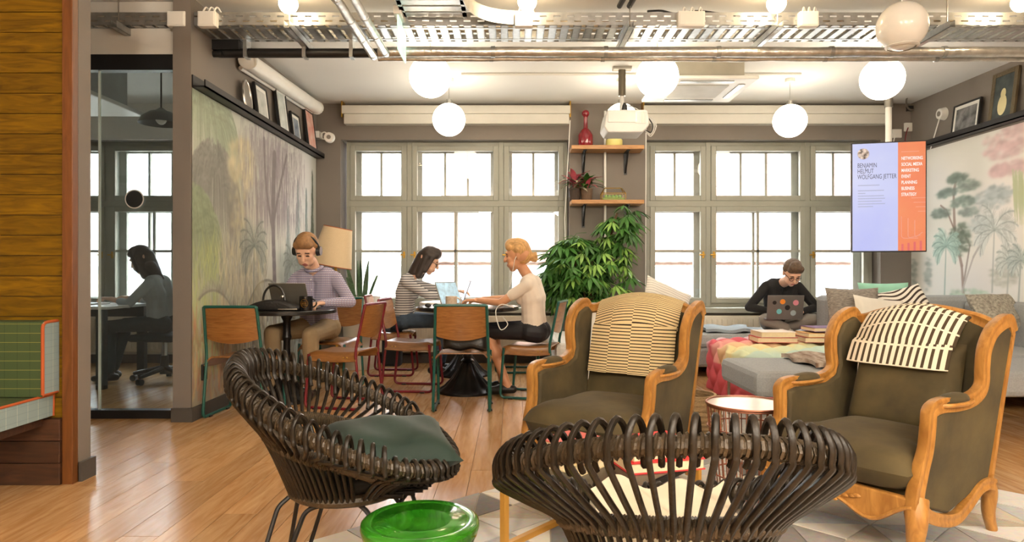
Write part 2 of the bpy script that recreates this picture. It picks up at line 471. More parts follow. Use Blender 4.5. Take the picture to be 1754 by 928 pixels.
# ---- glass partition of the office
pt = sroot('glass_partition')
yp = 5.02
MB().bb(-6.6, -2.43, yp - .03, yp + .05, 2.55, 2.665).build('header', M_black, pt, 0, .004)
MB().bb(-6.6, -2.43, yp - .03, yp + .05, 0, .062).build('bottom_rail', M_black, pt, 0, .004)
MB().bb(-2.468, -2.43, yp - .03, yp + .05, .06, 2.56).build('stile', M_black, pt, 0, .004)
for a, b in ((-4.6, -3.04), (-3.03, -2.465)):
    MB().bb(a, b, yp, yp + .01, .06, 2.555).build('pane', M_pglass, pt, 0)
MB().bb(-3.042, -3.028, yp - .002, yp + .012, .06, 2.555).build('joint', mat('glass_joint', (206, 220, 216), .3), pt, 0)
pt['kind'] = 'structure'
stk = MB().lathe([(.0, 0), (.062, 0), (.062, .002)], 32).build('window_sticker', mat('black_vinyl', (44, 46, 46), .6), None)
rim_ = MB().lathe([(.0, 0), (.07, 0), (.07, .001), (0, .001)], 32, cap=False).build('rim', M_white, stk)
stk.location = (px(231, yp), yp - .006, pz(341, yp)); stk.rotation_euler = (R(90), 0, 0)
tag(stk, 'round black door sticker with a white rim on the glass partition', 'sticker')
struct(MB().bb(-6.6, -2.43, yp - .02, yp + .1, 2.665, CZ).build('wall_above_glass', M_wallw, None, 0))
# ---- booth wall on the near left: plaster, trim, boards
struct(MB().bb(-6.6, -2.222, 3.5, 3.6, 0, CZ).build('wall_booth', M_wall, None, 0))
struct(MB().bb(-2.23, -2.205, 3.5, 3.62, 0, .1).build('baseboard_booth', M_dark, None, 0))
struct(MB().bb(-2.278, -2.224, 3.455, 3.5, 0, CZ).build('trim_1', M_trimw, None, 0, .003))
bw = sroot('wall_boards')
bh = 34.75 / F * 3.48; z = pz(20, 3.48) - 24 * bh
bme = MB().bb(-1.35, 0, 0, .02, 0, bh - .004).mesh('board', 0); bme.materials.append(M_brd)
while z < CZ - .05:
    if z > .3: link('board', bme, bw, (-2.28, 3.48, z))
    z += bh
MB().bb(-3.7, -2.28, 3.492, 3.5, 0, CZ).build('backing', M_joint, bw, 0)
# ---- murals (hand-painted wallpaper, painted stroke by stroke on a fine grid)
class Canvas:
    def __init__(s, w, h, d, c0, c1):
        s.d = d; s.nx = int(w / d); s.ny = int(h / d); s.w = w; s.h = h
        t = np.linspace(0, 1, s.ny + 1)[None, :, None]
        s.a = (np.array(c0) * (1 - t) + np.array(c1) * t) * np.ones((s.nx + 1, 1, 1)); s.a = s.a.astype(float)
    def line(s, x0, y0, x1, y1, wd, c, al=1.0, w1=None):
        w1 = wd if w1 is None else w1; e = max(wd, w1) + s.d
        i0, i1 = int(max(0, (min(x0, x1) - e) / s.d)), int(min(s.nx, (max(x0, x1) + e) / s.d + 1))
        j0, j1 = int(max(0, (min(y0, y1) - e) / s.d)), int(min(s.ny, (max(y0, y1) + e) / s.d + 1))
        if i1 <= i0 or j1 <= j0: return
        X = (np.arange(i0, i1 + 1) * s.d)[:, None]; Y = (np.arange(j0, j1 + 1) * s.d)[None, :]
        dx, dy = x1 - x0, y1 - y0; l2 = dx * dx + dy * dy + 1e-9
        t = np.clip(((X - x0) * dx + (Y - y0) * dy) / l2, 0, 1)
        ds = np.sqrt((X - x0 - t * dx) ** 2 + (Y - y0 - t * dy) ** 2); wt = wd + (w1 - wd) * t
        k = np.clip((wt - ds) / (s.d * 1.2) + .5, 0, 1) * al
        s.a[i0:i1 + 1, j0:j1 + 1] = s.a[i0:i1 + 1, j0:j1 + 1] * (1 - k[..., None]) + np.array(c) * k[..., None]
    def blob(s, x, y, rx, ry, c, al=.5):
        i0, i1 = int(max(0, (x - 2 * rx) / s.d)), int(min(s.nx, (x + 2 * rx) / s.d)); j0, j1 = int(max(0, (y - 2 * ry) / s.d)), int(min(s.ny, (y + 2 * ry) / s.d))
        if i1 <= i0 or j1 <= j0: return
        X = (np.arange(i0, i1 + 1) * s.d)[:, None]; Y = (np.arange(j0, j1 + 1) * s.d)[None, :]
        k = np.exp(-(((X - x) / rx) ** 2 + ((Y - y) / ry) ** 2) * 1.6) * al
        s.a[i0:i1 + 1, j0:j1 + 1] = s.a[i0:i1 + 1, j0:j1 + 1] * (1 - k[..., None]) + np.array(c) * k[..., None]
    def frond(s, x, y, ang, ln, droop, c, lw=.25, n=34, al=.8, wd=.012):
        px_, py_ = x, y; a = ang; st = ln / n
        for i in range(n):
            a2 = a - droop * (i / n) ** 1.3 * (1 if math.cos(ang) >= 0 else -1)
            qx, qy = px_ + math.cos(a2) * st, py_ + math.sin(a2) * st
            l = lw * math.sin(math.pi * min(1, (i + 2) / n) * .9 + .15)
            kk = random.uniform(.86, 1.12); cc = [v * kk for v in c]
            for sg in (-1, 1):
                b = a2 + sg * .75; b = b * .75 + (-math.pi / 2 if math.sin(b) < 0 or 1 else 0) * .25 if lw > .15 else b
                s.line(qx, qy, qx + math.cos(b) * l, qy + math.sin(b) * l - l * .25, wd, cc, al, .002)
            s.line(px_, py_, qx, qy, wd * .6, [v * .8 for v in c], al)
            px_, py_ = qx, qy
    def palm(s, x, y, h, c, r=.3, n=9, tw=.02, al=.8):
        s.line(x, y, x + .03, y + h, tw, [v * .85 for v in c], al, tw * .7)
        for k in range(n):
            s.frond(x + .03, y + h, math.pi * (k / (n - 1)) * 1.2 - .3, r, 1.4, c, r * .3, 16, al, .008)
    def foliage(s, x, y, rx, ry, c, n=120, sz=.03, al=.5, flat=.5):
        for k in range(n):
            a = random.uniform(0, 6.28); q = random.random() ** .6
            kk = random.uniform(.84, 1.12); cc = [v * kk for v in c]
            s.blob(x + math.cos(a) * q * rx, y + math.sin(a) * q * ry, sz * random.uniform(.6, 1.4), sz * flat * random.uniform(.6, 1.4), cc, al)
    def build(s, name, fn, m, parent=None):
        nx, ny = s.nx, s.ny; vs = [fn(i * s.d, j * s.d) for i in range(nx + 1) for j in range(ny + 1)]
        W = ny + 1
        ii, jj = np.meshgrid(np.arange(nx), np.arange(ny), indexing='ij'); k = (ii * W + jj).ravel()
        me = bpy.data.meshes.new(name); me.from_pydata(vs, [], np.stack([k, k + W, k + W + 1, k + 1], 1).tolist())
        at = me.color_attributes.new('paint', 'FLOAT_COLOR', 'POINT')
        c = np.clip(s.a, 0, 255) / 255.; c = np.where(c <= .04045, c / 12.92, ((c + .055) / 1.055) ** 2.4)
        full = np.ones((nx + 1, ny + 1, 4), np.float32); full[..., :3] = c; at.data.foreach_set('color', full.reshape(-1))
        me.materials.append(m); o = bpy.data.objects.new(name, me); col.objects.link(o); o.parent = parent; return o
random.seed(11)
ML = Canvas(3.1, 2.3, .0085, (150, 138, 116), (190, 194, 186))
c = ML
def vary(cl, a=.12): k = random.uniform(1 - a, 1 + a); return [v * k for v in cl]
for k in range(70): c.blob(random.uniform(0, 3.1), random.uniform(0, 2.3), .4, .35, random.choice([(166, 176, 156), (186, 188, 176), (178, 180, 168), (180, 172, 174)]), .3)
c.blob(2.3, 1.6, .8, .9, (212, 211, 206), .9); c.blob(1.5, .9, .6, .8, (196, 198, 188), .6); c.blob(2.7, 2.1, .5, .4, (206, 204, 204), .8)
def dome(x, y, rx, ry, cl, n=900, al=.32, wd=.011):
    for k in range(n):
        a = random.uniform(.02, math.pi - .02); q = random.uniform(.25, 1)
        sx, sy = x + rx * math.cos(a) * q * .55, y - ry * .12 + ry * .45 * math.sin(a) * q
        p = (sx, sy); vx, vy = math.cos(a) * rx * .10, .02 * ry
        cc = vary(cl, .14); ln = random.randint(4, 7)
        for st in range(ln):
            w0 = (p[0] + vx, p[1] + vy); c.line(p[0], p[1], w0[0], w0[1], wd * (1 - st / 9), cc, al); p = w0; vy -= .035 * ry * 1.2; vx *= .82
def trunk(pts, w, cl, al=.85):
    q = [(p.x, p.y) for p in catmull([(a, b, 0) for a, b in pts], 5)]
    for a, b in zip(q[:-1], q[1:]): c.line(a[0], a[1], b[0], b[1], w, cl, al, w * .97)
for k in range(26): c.foliage(2.2 + random.uniform(-.35, .3), .5 + random.uniform(-.3, .5), .3, .3, (150, 162, 158), 14, .09, .22, 1)
for (x, w, h, cl) in ((2.1, .15, 1.6, (140, 154, 152)), (2.42, .2, 1.9, (128, 144, 142)), (2.72, .15, 1.85, (122, 134, 132)), (2.95, .13, 2.1, (88, 96, 86))):
    for k in range(480):
        t = random.random(); ww = w * (1 - t) ** .8 * (.6 + .4 * random.random())
        xx = x + random.uniform(-1, 1) * ww; yy = .5 + t * (h - .5)
        c.line(xx, yy, xx + random.uniform(-.025, .025), yy + .06, .013, vary(cl, .16), .38, .003)
for k in range(700):
    x = random.uniform(2.0, 3.1); y = random.uniform(.2, 1.15); c.line(x, y, x + random.uniform(-.05, .05), y + random.uniform(.05, .2), .014, vary(random.choice([(104, 112, 112), (92, 94, 92), (120, 132, 132)]), .15), .35, .002)
for x in (.95, 1.22): trunk([(x, .1), (x + .05, .9), (x, 1.9)], .028, (142, 136, 130), .7)
dome(.1, 2.2, .9, .8, (146, 156, 136), 1100); dome(.38, 1.72, .6, .8, (128, 128, 122), 1000); dome(-.05, 1.35, .7, .8, (136, 148, 122), 900)
c.foliage(.92, 1.9, .3, .22, (190, 180, 148), 130, .05, .4, 1); c.foliage(.85, 1.55, .2, .3, (184, 176, 146), 70, .04, .35, 1)
for k in range(1500):
    x = random.gauss(1.75, .42); y = random.uniform(1.5, 2.3); 
    if abs(x - 1.75) > .95: continue
    c.line(x, y, x + random.uniform(-.03, .03), y - random.uniform(.1, .34), .01, vary((132, 124, 130), .16), .28, .002)
trunk([(1.72, .15), (1.70, .9), (1.66, 1.5), (1.7, 2.1)], .05, (118, 112, 114)); trunk([(1.67, 1.45), (1.85, 1.8), (2.05, 2.15)], .026, (118, 112, 114)); trunk([(1.68, 1.3), (1.48, 1.75), (1.42, 2.2)], .026, (122, 116, 118))
for k in range(10): trunk([(1.5 + k * .07, 1.9), (1.5 + k * .072, 1.5), (1.47 + k * .08, 1.0 + random.random() * .3)], .004, (126, 118, 114), .6)
for k in range(1500):
    x = random.uniform(0, 1.5); y = random.uniform(.15, 1.15); cl = random.choice([(178, 184, 124), (164, 176, 122), (150, 160, 122)]) if x < .45 else random.choice([(196, 184, 146), (150, 148, 130), (130, 128, 122), (206, 196, 164), (164, 158, 140)])
    a = random.uniform(-.5, .5); l = random.uniform(.08, .3); c.line(x, y, x + math.sin(a) * l, y + math.cos(a) * l, .011, vary(cl), .34, .001)
for (x, y, a, l, cl, lw) in ((.8, .55, 2.2, .8, (150, 150, 138), .2), (1.0, .65, .8, .9, (136, 138, 132), .2), (1.0, .4, 1.5, .7, (168, 162, 138), .2), (1.5, .5, 1.2, .7, (144, 148, 142), .18)): c.frond(x, y, a, l, 1.5, cl, lw, 40, .5, .012)
for (x, y, h, r) in ((2.2, .3, .75, .3), (2.5, .25, .7, .25), (1.15, .3, .9, .35)): c.palm(x, y, h, (130, 138, 132), r, 10, .015, .6)
for k in range(700):
    x = random.uniform(0, 3.1); y = random.uniform(0, .6)
    cl = random.choice([(190, 140, 112), (172, 124, 100), (146, 116, 92), (196, 176, 130)]) if x < .7 else random.choice([(92, 84, 74), (120, 112, 96), (136, 132, 112), (84, 80, 78), (156, 150, 120)])
    c.line(x, y, x + random.uniform(-.06, .06), y + random.uniform(.05, .25), .015, cl, .42, .002)
M_mural = attrmat('mural_wallpaper', .75)
mo = ML.build('mural', lambda u, v: (XL + .004, 4.9 + u, .1 + v), M_mural)
tag(mo, 'jungle wallpaper mural with palms and weeping trees under the dark picture ledge', 'mural')
MRt = Canvas(3.2, 2.35, .0085, (206, 206, 200), (222, 219, 210)); c = MRt
# u: distance from the far corner towards the camera
for k in range(50): c.blob(random.uniform(0, 3.2), random.uniform(0, 2.3), .4, .3, random.choice([(224, 222, 216), (208, 212, 208), (226, 220, 208), (212, 206, 206)]), .4)
def mr(pxx, pyy):
    y = XR * F / (pxx - 877); return YB - .01 - y, pz(pyy, y) - .1
def mtree(pts, w, cl):
    q = [mr(*p) for p in pts]
    for a, b in zip(q[:-1], q[1:]): c.line(a[0], a[1], b[0], b[1], w, cl, .9, w * .8)
mtree([(1652, 520), (1648, 455), (1636, 400), (1634, 330), (1640, 300)], .022, (150, 132, 124)); mtree([(1652, 480), (1662, 420), (1646, 388)], .014, (150, 140, 134))
mtree([(1634, 390), (1622, 360), (1612, 352)], .012, (140, 120, 112)); mtree([(1648, 500), (1668, 440), (1690, 400)], .014, (176, 170, 166))
for (x, y, rx, ry, cl, n) in ((1640, 305, .16, .05, (120, 134, 124), 60), (1655, 318, .2, .06, (140, 152, 142), 60), (1622, 332, .16, .05, (124, 138, 130), 60), (1650, 345, .2, .05, (130, 144, 134), 70), (1612, 365, .16, .05, (128, 140, 132), 60),
                              (1660, 362, .15, .05, (150, 160, 152), 50), (1645, 410, .17, .17, (112, 124, 110), 120), (1700, 340, .24, .12, (178, 186, 184), 110), (1712, 330, .2, .08, (170, 178, 178), 60), (1680, 385, .2, .08, (186, 194, 190), 60),
                              (1720, 470, .18, .12, (176, 178, 168), 70), (1660, 505, .3, .06, (176, 196, 176), 60), (1590, 470, .05, .2, (160, 166, 160), 50), (1566, 470, .06, .2, (170, 176, 170), 50)):
    u, v = mr(x, y); c.foliage(u, v, rx, ry, cl, n, .045, .6, .5)
for (x, y, h, r, cl) in ((1618, 520, .62, .26, (160, 186, 176)), (1700, 500, .6, .34, (186, 192, 188)), (1725, 520, .4, .2, (190, 196, 190)), (1745, 520, .4, .2, (170, 180, 176))):
    u, v = mr(x, y); c.palm(u, v, h, cl, r, 9, .012, .75)
for (x, y, rx, ry) in ((1740, 228, .42, .1), (1725, 255, .3, .08), (1745, 285, .3, .06), (1712, 292, .12, .05)):
    u, v = mr(x, y); c.foliage(u, v, rx, ry, (206, 178, 178), 130, .05, .35, .6)
for k in range(60):
    u, v = mr(random.uniform(1735, 1754), random.uniform(290, 330)); c.line(u, v, u + .02, v - .3, .01, (176, 184, 150), .5, .003)
mo = MRt.build('mural', lambda u, v: (XR - .004, YB - .01 - u, .1 + v), M_mural)
tag(mo, 'pale landscape wallpaper mural with grey-green tree and pink blossom by the television', 'mural')
# ---- outside: roof and facade across the street
ob = thing('opposite_building', 'pale building with tiled roof across the street, seen through the windows', 'building', (0, 0, 0))
M_fac = mat('pale_facade', (206, 200, 190), .9, var=.06); M_tile = mat('roof_tile', (158, 126, 110), .9, var=.15, vs=14, rnd=.1); M_gut = mat('gutter_zinc', (136, 144, 146), .6)
MB().bb(-12, 14, 15.0, 15.4, -6, .95).build('facade', M_fac, ob, 0)
gut = MB().bb(-12, 14, 14.55, 15.0, 1.02, 1.18).build('gutter', M_gut, ob, 0)
MB().bb(-12, 14, 14.75, 15.0, .80, 1.02).build('cornice', M_fac, ob, 0)
dm = MB().bb(-.06, .06, 14.62, 14.78, .66, .86).mesh('dentil', 0); dm.materials.append(M_gut)
for k in range(70): link('dentil', dm, ob, (-4.5 + k * .24, 0, 0))
roof = MB().add([(-2.4, 14.9, 1.2), (14, 14.9, 1.2), (14, 18.7, 6.6), (.3, 18.7, 6.6)], [(0, 1, 2, 3)]).build('roof', M_tile, ob, 0)
for r in range(18):
    t = r / 18; y = 14.85 + 3.8 * t; z = 1.22 + 5.4 * t
    xl = -2.4 + 2.7 * t
    n = 60; m = MB()
    m.grid(lambda u, v: (xl + (13.9 - xl) * u, y + .22 * v - .05, z + .31 * v + .05 + .018 * abs(math.sin(u * 190)) * (1 - v)), 240, 1, .03)
    m.build('tile_row', M_tile, roof, 0)
for cx in (3.0, -7.4):
    pass
bl = thing('neighbour_house', 'white rendered house front with windows further along the street', 'building', (0, 0, 0))
MB().bb(-14, -3.4, 17, 17.5, -6, 3.3).build('wall', mat('white_render', (230, 228, 224), .9, var=.03), bl, 0)
for k in range(6):
    for zz in (-.2, 1.9): MB().bb(-13.2 + k * 1.7, -12.3 + k * 1.7, 16.96, 17.02, zz, zz + 1.2).build('window', M_gut, bl, 0)
MB().bb(-16, 16, 8.8, 40, -6.1, -6).build('street', mat('street_asphalt', (150, 150, 150), .9), None, 0)
struct(bpy.data.objects['street'])
# ================================================= CEILING SERVICES
def rail(x0, x1, h, z, yy, side='X'):
    """slotted side rail: three strips joined by webs"""
    m = MB()
    for a, b in ((0, .022), (.034, .056), (.068, h)): m.bb(x0, x1, yy - .0015, yy + .0015, z + a, z + b)
    for off, (a, b) in ((0, (.022, .034)), (.05, (.056, .068))):
        x = x0 + off
        while x < x1:
            m.bb(x, min(x + .05, x1), yy - .0015, yy + .0015, z + a, z + b); x += .1
    return m
tz = 2.86
tr = thing('cable_tray', 'long slotted steel cable tray running across under the ceiling', 'cable tray', (0, 0, 0))
rail(-4.2, 4.65, .09, tz, 4.94).build('side_rail', M_galv, tr, 0); rail(-4.2, 4.65, .09, tz, 5.3).build('side_rail', M_galv, tr, 0)
rm = MB().bb(-.028, .028, 0, .35, -.004, .004).bb(-.028, -.022, 0, .35, -.004, .012).bb(.022, .028, 0, .35, -.004, .012).mesh('rung', 0); rm.materials.append(M_galv)
for k in range(100): link('rung', rm, tr, (-4.15 + k * .089, 4.945, tz))
for yy in (5.0, 5.24): MB().bb(-4.2, 4.65, yy - .012, yy + .012, tz - .006, tz).build('floor_strip', M_galv, tr, 0)
cab = MB()
for k in range(4): cab.tube(catmull([(-4 + i * .6, 5.0 + k * .06 + random.uniform(-.02, .02), tz + .03 + random.uniform(0, .03)) for i in range(15)], 4), .009, 6)
tag(cab.build('cable_run', mat('cream_cable', (210, 196, 170), .5), None), 'bundle of pale cables lying along the long cable tray', 'cables')
t2 = thing('cable_tray', 'short wide steel cable tray with curved corner joining the long one', 'cable tray', (0, 0, 0))
m = MB()
for k in range(12): m.bb(px(690, 4.9), px(800, 4.9), 3.6 + k * .11, 3.68 + k * .11, tz + .04, tz + .048)
m.bb(px(690, 4.9), px(690, 4.9) + .03, 3.6, 4.94, tz + .04, tz + .047); m.bb(px(800, 4.9) - .03, px(800, 4.9), 3.6, 4.94, tz + .04, tz + .047)
m.build('perforated_bed', M_galv, t2, 0)
MB().bb(px(690, 4.9) - .002, px(690, 4.9), 3.6, 4.94, tz + .04, tz + .12).build('side_rail', M_galv, t2, 0)
a = Vector((px(800, 4.9), 4.55, tz + .08)); q = bez((px(800, 4.9), 4.5, tz + .05), (px(805, 4.9), 4.93, tz + .05), (px(800, 4.9) + .4, 4.935, tz + .05), 12)
MB().sweep(q, [(-.0015, -.05), (.0015, -.05), (.0015, .05), (-.0015, .05)], up=(0, 0, 1)).build('curved_rail', M_galv, t2)
# support struts
for i, (p0, lab) in enumerate(((232, 'galvanised strut bracket carrying the tray above the office glass'), (512, 'galvanised strut bracket under the tray beside the black screen case'),
                               (1070, 'galvanised strut bracket under the tray near the projector pole'), (1312, 'galvanised strut bracket under the tray near the ceiling cassette'), (1590, 'galvanised strut bracket under the tray behind the unlit globe'))):
    xx = px(p0, 5.1); t = thing('strut_bracket', lab, 'bracket', (xx, 5.12, tz - .06), 0, 'tray brackets')
    MB().bb(-.021, .021, -.3, .3, 0, .004).bb(-.021, -.018, -.3, .3, 0, .05).bb(.018, .021, -.3, .3, 0, .05).build('channel', M_galv, t, 0)
    for s in (-.24, .24): MB().cyl((0, s, 0), (0, s, CZ - tz + .06), .005, n=8).build('threaded_rod', M_chrome, t)
# foil-lagged pipes
for y_, p_, r_, lab in ((5.15, 89, .038, 'thick foil-wrapped pipe running across below the cable tray'), (5.22, 101, .02, 'thin metal pipe running below the thick foil pipe')):
    t = thing('foil_pipe', lab, 'pipe', (0, 0, 0))
    pts = [(px(648, y_) + i * .2, y_, pz(p_, y_) + random.uniform(-.003, .003)) for i in range(29)]
    MB().tube(pts, [r_ * random.uniform(.95, 1.05) for _ in pts], 12).build('lagging', M_foil, t)
    for i in range(1, 6): MB().tube([(px(648, y_) + i * .85, y_, pz(p_, y_)), (px(648, y_) + i * .85 + .03, y_, pz(p_, y_))], r_ * 1.15, 12).build('clamp', M_galv, t)
for a, b, lab in ((640, 97, 'left foil-wrapped pipe coming forward past the black screen case'), (661, 92, 'right foil-wrapped pipe coming forward beside the exit sign')):
    y_ = 5.12; X_, Z_ = px(a, y_), pz(b, y_)
    t = thing('foil_pipe', lab, 'pipe', (0, 0, 0))
    MB().tube([(X_ + random.uniform(-.002, .002), y_ - i * .1, Z_) for i in range(30)], .028, 12).build('lagging', M_foil, t)
    for i in range(6): MB().tube([(X_, y_ - .03 - i * .35, Z_), (X_, y_ - .05 - i * .35, Z_)], .031, 12).build('clamp', M_galv, t)
for a, lab in ((1063, 'black conduit running forward on the ceiling, next to the tray cables'), (1080, 'second black conduit running forward on the ceiling')):
    x_ = px(a, 4.9); tag(MB().tube([(x_ + i * .012, 4.95 - i * .2, 3.0) for i in range(10)], .02, 10).build('conduit', M_black, None), lab, 'pipe')
# black projection screen case
t = thing('screen_case', 'long black rolled projection screen case under the cable tray', 'projection screen', (0, 0, 0))
y_ = 5.28
MB().tube([(px(375, y_), y_, pz(91, y_)), (px(652, y_), y_, pz(91, y_))], .036, 14).build('roller', M_black, t)
MB().bb(px(348, y_), px(414, y_), y_ - .05, y_ + .05, pz(88, y_), pz(70, y_)).build('bracket', M_black, t, 0, .004)
MB().tube([(px(363, y_), y_ - .02, pz(94, y_)), (px(384, y_), y_ - .02, pz(94, y_))], .026, 12).build('end_cap', M_black, t)
for k in (420, 520, 600): MB().bb(px(k, y_), px(k + 6, y_), y_ - .045, y_ + .045, pz(100, y_), CZ).build('hanger', M_galv, t, 0)
# white screen case along left wall
t = thing('screen_case', 'long white rolled projection screen case above the picture ledge', 'projection screen', (0, 0, 0))
A, B = PP(424, 104, 5.72), PP(542, 184, 7.75)
MB().tube([A, B], .07, 16).build('housing', M_white, t); MB().tube([A + Vector((.01, -.02, -.0)), A], .076, 16).build('end_cap', M_white, t)
MB().cyl(B, B + Vector((0, .02, 0)), .078, n=16).build('end_cap', M_white, t)
MB().tube([A + Vector((-.06, 0, -.06)), B + Vector((-.06, 0, -.06))], .018, 8).build('hem_bar', M_white, t)
# junction boxes with cable loops
for p0, p1, lab in ((289, 320, 'white junction box with cable loops on the tray above the office glass'), (341, 372, 'white junction box with two cable loops next to the black screen bracket'), (882, 912, 'bright white junction box on the tray below the ceiling bulb'),
                    (1160, 1206, 'wide cream junction box with loose plug on the tray'), (1368, 1400, 'cream junction box with cable loops on the tray before the unlit globe')):
    y_ = 4.91; t = thing('junction_box', lab, 'junction box', (px((p0 + p1) / 2, y_), y_, pz(47, y_)))
    w = px(p1, y_) - px(p0, y_)
    MB().bb(-w / 2, w / 2, -.03, .03, 0, pz(21, y_) - pz(47, y_)).build('case', M_white, t, 0, .006)
    MB().bb(-w / 2 + .01, w / 2 - .01, -.034, -.03, .01, .1).build('cover', M_white, t, 0, .003)
    for k in (-.3, 0, .3): MB().tube(bez((k * w, 0, .1), (k * w + .02, .02, .22), (k * w + .05, .06, .06), 8), .006, 6).build('cable_loop', M_white, t)
# exit sign
t = thing('exit_sign', 'hanging emergency exit sign seen edge-on beside the foil pipes', 'sign', (px(690, 5.0), 4.95, pz(100, 5.0)))
M_exit = mat('exit_green', (186, 226, 206), .4, emit=.5)
MB().bb(-.006, .006, -.17, .17, 0, .24).build('panel', M_exit, t, 0, .003); MB().bb(-.03, .03, -.19, .19, .24, .30).build('housing', M_white, t, 0, .008)
for s in (-.12, .12): MB().cyl((0, s, .3), (0, s, CZ - pz(100, 5.0)), .004, n=6).build('hanger', M_white, t)
# globe lamps
gs = MB().ell((0, 0, 0), (1, 1, 1), 32, 20).mesh('globe'); gs.materials.append(M_globe)
gb = MB().ell((0, 0, 0), (1, 1, 1), 20, 12).mesh('bulb'); gb.materials.append(M_bulb)
def globe(p, y, d, lab, lit=True, grp='pendant globe lamps'):
    c = PP(p[0], p[1], y)
    t = thing('globe_lamp', lab, 'lamp', c, 0, grp)
    o = link('globe', gs, t, (0, 0, 0), (0, 0, 0), (d / 2,) * 3)
    MB().cyl((0, 0, d * .48), (0, 0, CZ - c.z), .004, n=8).build('stem', M_chrome, t); MB().cyl((0, 0, CZ - c.z - .035), (0, 0, CZ - c.z), .05, n=20).build('ceiling_rose', M_white, t)
    MB().cyl((0, 0, d * .46), (0, 0, d * .46 + .05), .03, n=16).build('cap', M_chrome, t); return t
globe((737, 131), 5.7, .35, 'large lit globe lamp hanging just past the exit sign')
globe((1126, 131), 5.7, .35, 'large lit globe lamp hanging beside the ceiling air conditioner')
globe((1511, 135), 5.7, .345, 'large lit globe lamp hanging in front of the television pole')
globe((769, 205), 7.0, .335, 'lit globe lamp hanging before the window behind the two women')
globe((1064, 205), 7.0, .335, 'lit globe lamp half hidden behind the projector')
globe((1353, 207), 7.0, .335, 'lit globe lamp hanging before the window above the man in black')
t = thing('globe_lamp', 'unlit opal globe lamp in front of the foil pipes', 'lamp', PP(1545, 45, 4.35), 0, None)
MB().ell((0, 0, 0), (.152, .152, .15), 32, 20).build('globe', M_opal, t); MB().lathe([(.085, -.136), (.1, -.128), (.098, -.125), (.08, -.133)], 28, cap=False).build('opening', M_white, t)
MB().cyl((0, 0, .14), (0, 0, CZ - t.location.z), .004, n=8).build('cord', M_white, t)
for p, lab in (((494, 7), 'small lit bulb at the ceiling above the black screen case'), ((903, 3), 'small lit bulb at the ceiling above the bright junction box'), ((1330, 6), 'small lit bulb at the ceiling left of the unlit globe'), ((1750, 4), 'small lit bulb at the ceiling near the portrait wall')):
    c_ = PP(p[0], p[1], 4.75); t = thing('ceiling_bulb', lab, 'lamp', c_, 0, 'small ceiling bulbs')
    link('bulb', gb, t, (0, 0, 0), (0, 0, 0), (.066,) * 3); MB().cyl((0, 0, .05), (0, 0, CZ - c_.z), .022, n=12).build('socket', M_white, t)
# ceiling conduits
tag(MB().tube([(px(790, 6.8), 6.8, CZ - .012), (1.34, 6.8, CZ - .012)], .012, 8).build('conduit', M_white, None), 'thin white conduit along the ceiling towards the projector pole', 'pipe')
tag(MB().tube([(2.3, 6.8, CZ - .012), (px(1372, 6.8), 6.8, CZ - .012)], .012, 8).build('conduit', M_white, None), 'short white conduit along the ceiling right of the cassette air conditioner', 'pipe')
# ceiling cassette
t = thing('air_conditioner', 'ceiling cassette air conditioner with white louvre panel behind a globe lamp', 'air conditioner', (1.82, 6.72, 0))
MB().bb(-.36, .36, -.33, .36, 2.885, CZ).build('body', mat('ac_body', (176, 172, 158), .5, .3), t, 0, .01); pn = MB().bb(-.46, .46, -.43, .45, 2.85, 2.885).build('panel', M_white, t, 0, .01)
MB().bb(-.25, .25, -.22, .25, 2.843, 2.851).build('grille', mat('ac_grille', (196, 194, 188), .6), pn, 0, .004)
for s in (-1, 1): MB().bb(s * .36 - .03, s * .36 + .03, -.25, .25, 2.842, 2.851).build('louvre', M_galv, pn, 0); MB().bb(-.25, .25, s * .34 - .03, s * .34 + .03, 2.842, 2.851).build('louvre', M_galv, pn, 0)
t = thing('air_conditioner', 'ceiling cassette air conditioner inside the glass office', 'air conditioner', (-4.05, 6.1, 0))
MB().bb(-.5, .42, -.35, .35, 2.62, CZ - .05).build('body', mat('ac_body2', (170, 172, 168), .5, .3), t, 0, .01); MB().bb(-.6, .52, -.45, .45, 2.56, 2.60).build('panel', M_white, t, 0, .01)
for s in (-.3, .3): MB().cyl((.3, s, 2.9), (.3, s, CZ), .008, n=6).build('hanger', M_chrome, t)
# roller blind boxes
for a, b, lab in ((585, 977, 'white roller blind box above the window behind the two women'), (1103, 1527, 'white roller blind box above the window behind the man in black')):
    y_ = 7.9; t = thing('roller_blind', lab, 'blind', (0, 0, 0)); X0, X1 = px(a, y_), px(b, y_)
    MB().bb(X0, X1, y_, YB + .01, pz(194, y_), pz(180, y_)).build('head_box', M_blind, t, 0, .006); MB().bb(X0 + .02, X1 - .01, y_ + .02, YB + .01, pz(211, y_), pz(194, y_)).build('fascia', M_blind, t, 0, .006)
    for xx in (X0, X1): MB().bb(xx - .008, xx + .008, y_ + .01, YB + .01, pz(200, y_), CZ).build('bracket', M_brass, t, 0)
    MB().tube([(X1, y_ + .03, pz(205, y_)), (X1 - .06, y_ + .06, 1.7), (X1 - .04, y_ + .08, 1.0)] if b == 977 else [(X0 + .03, y_ + .03, pz(205, y_)), (X0 + .03, y_ + .06, .8)], .006, 6).build('pull_cord', M_white, t)
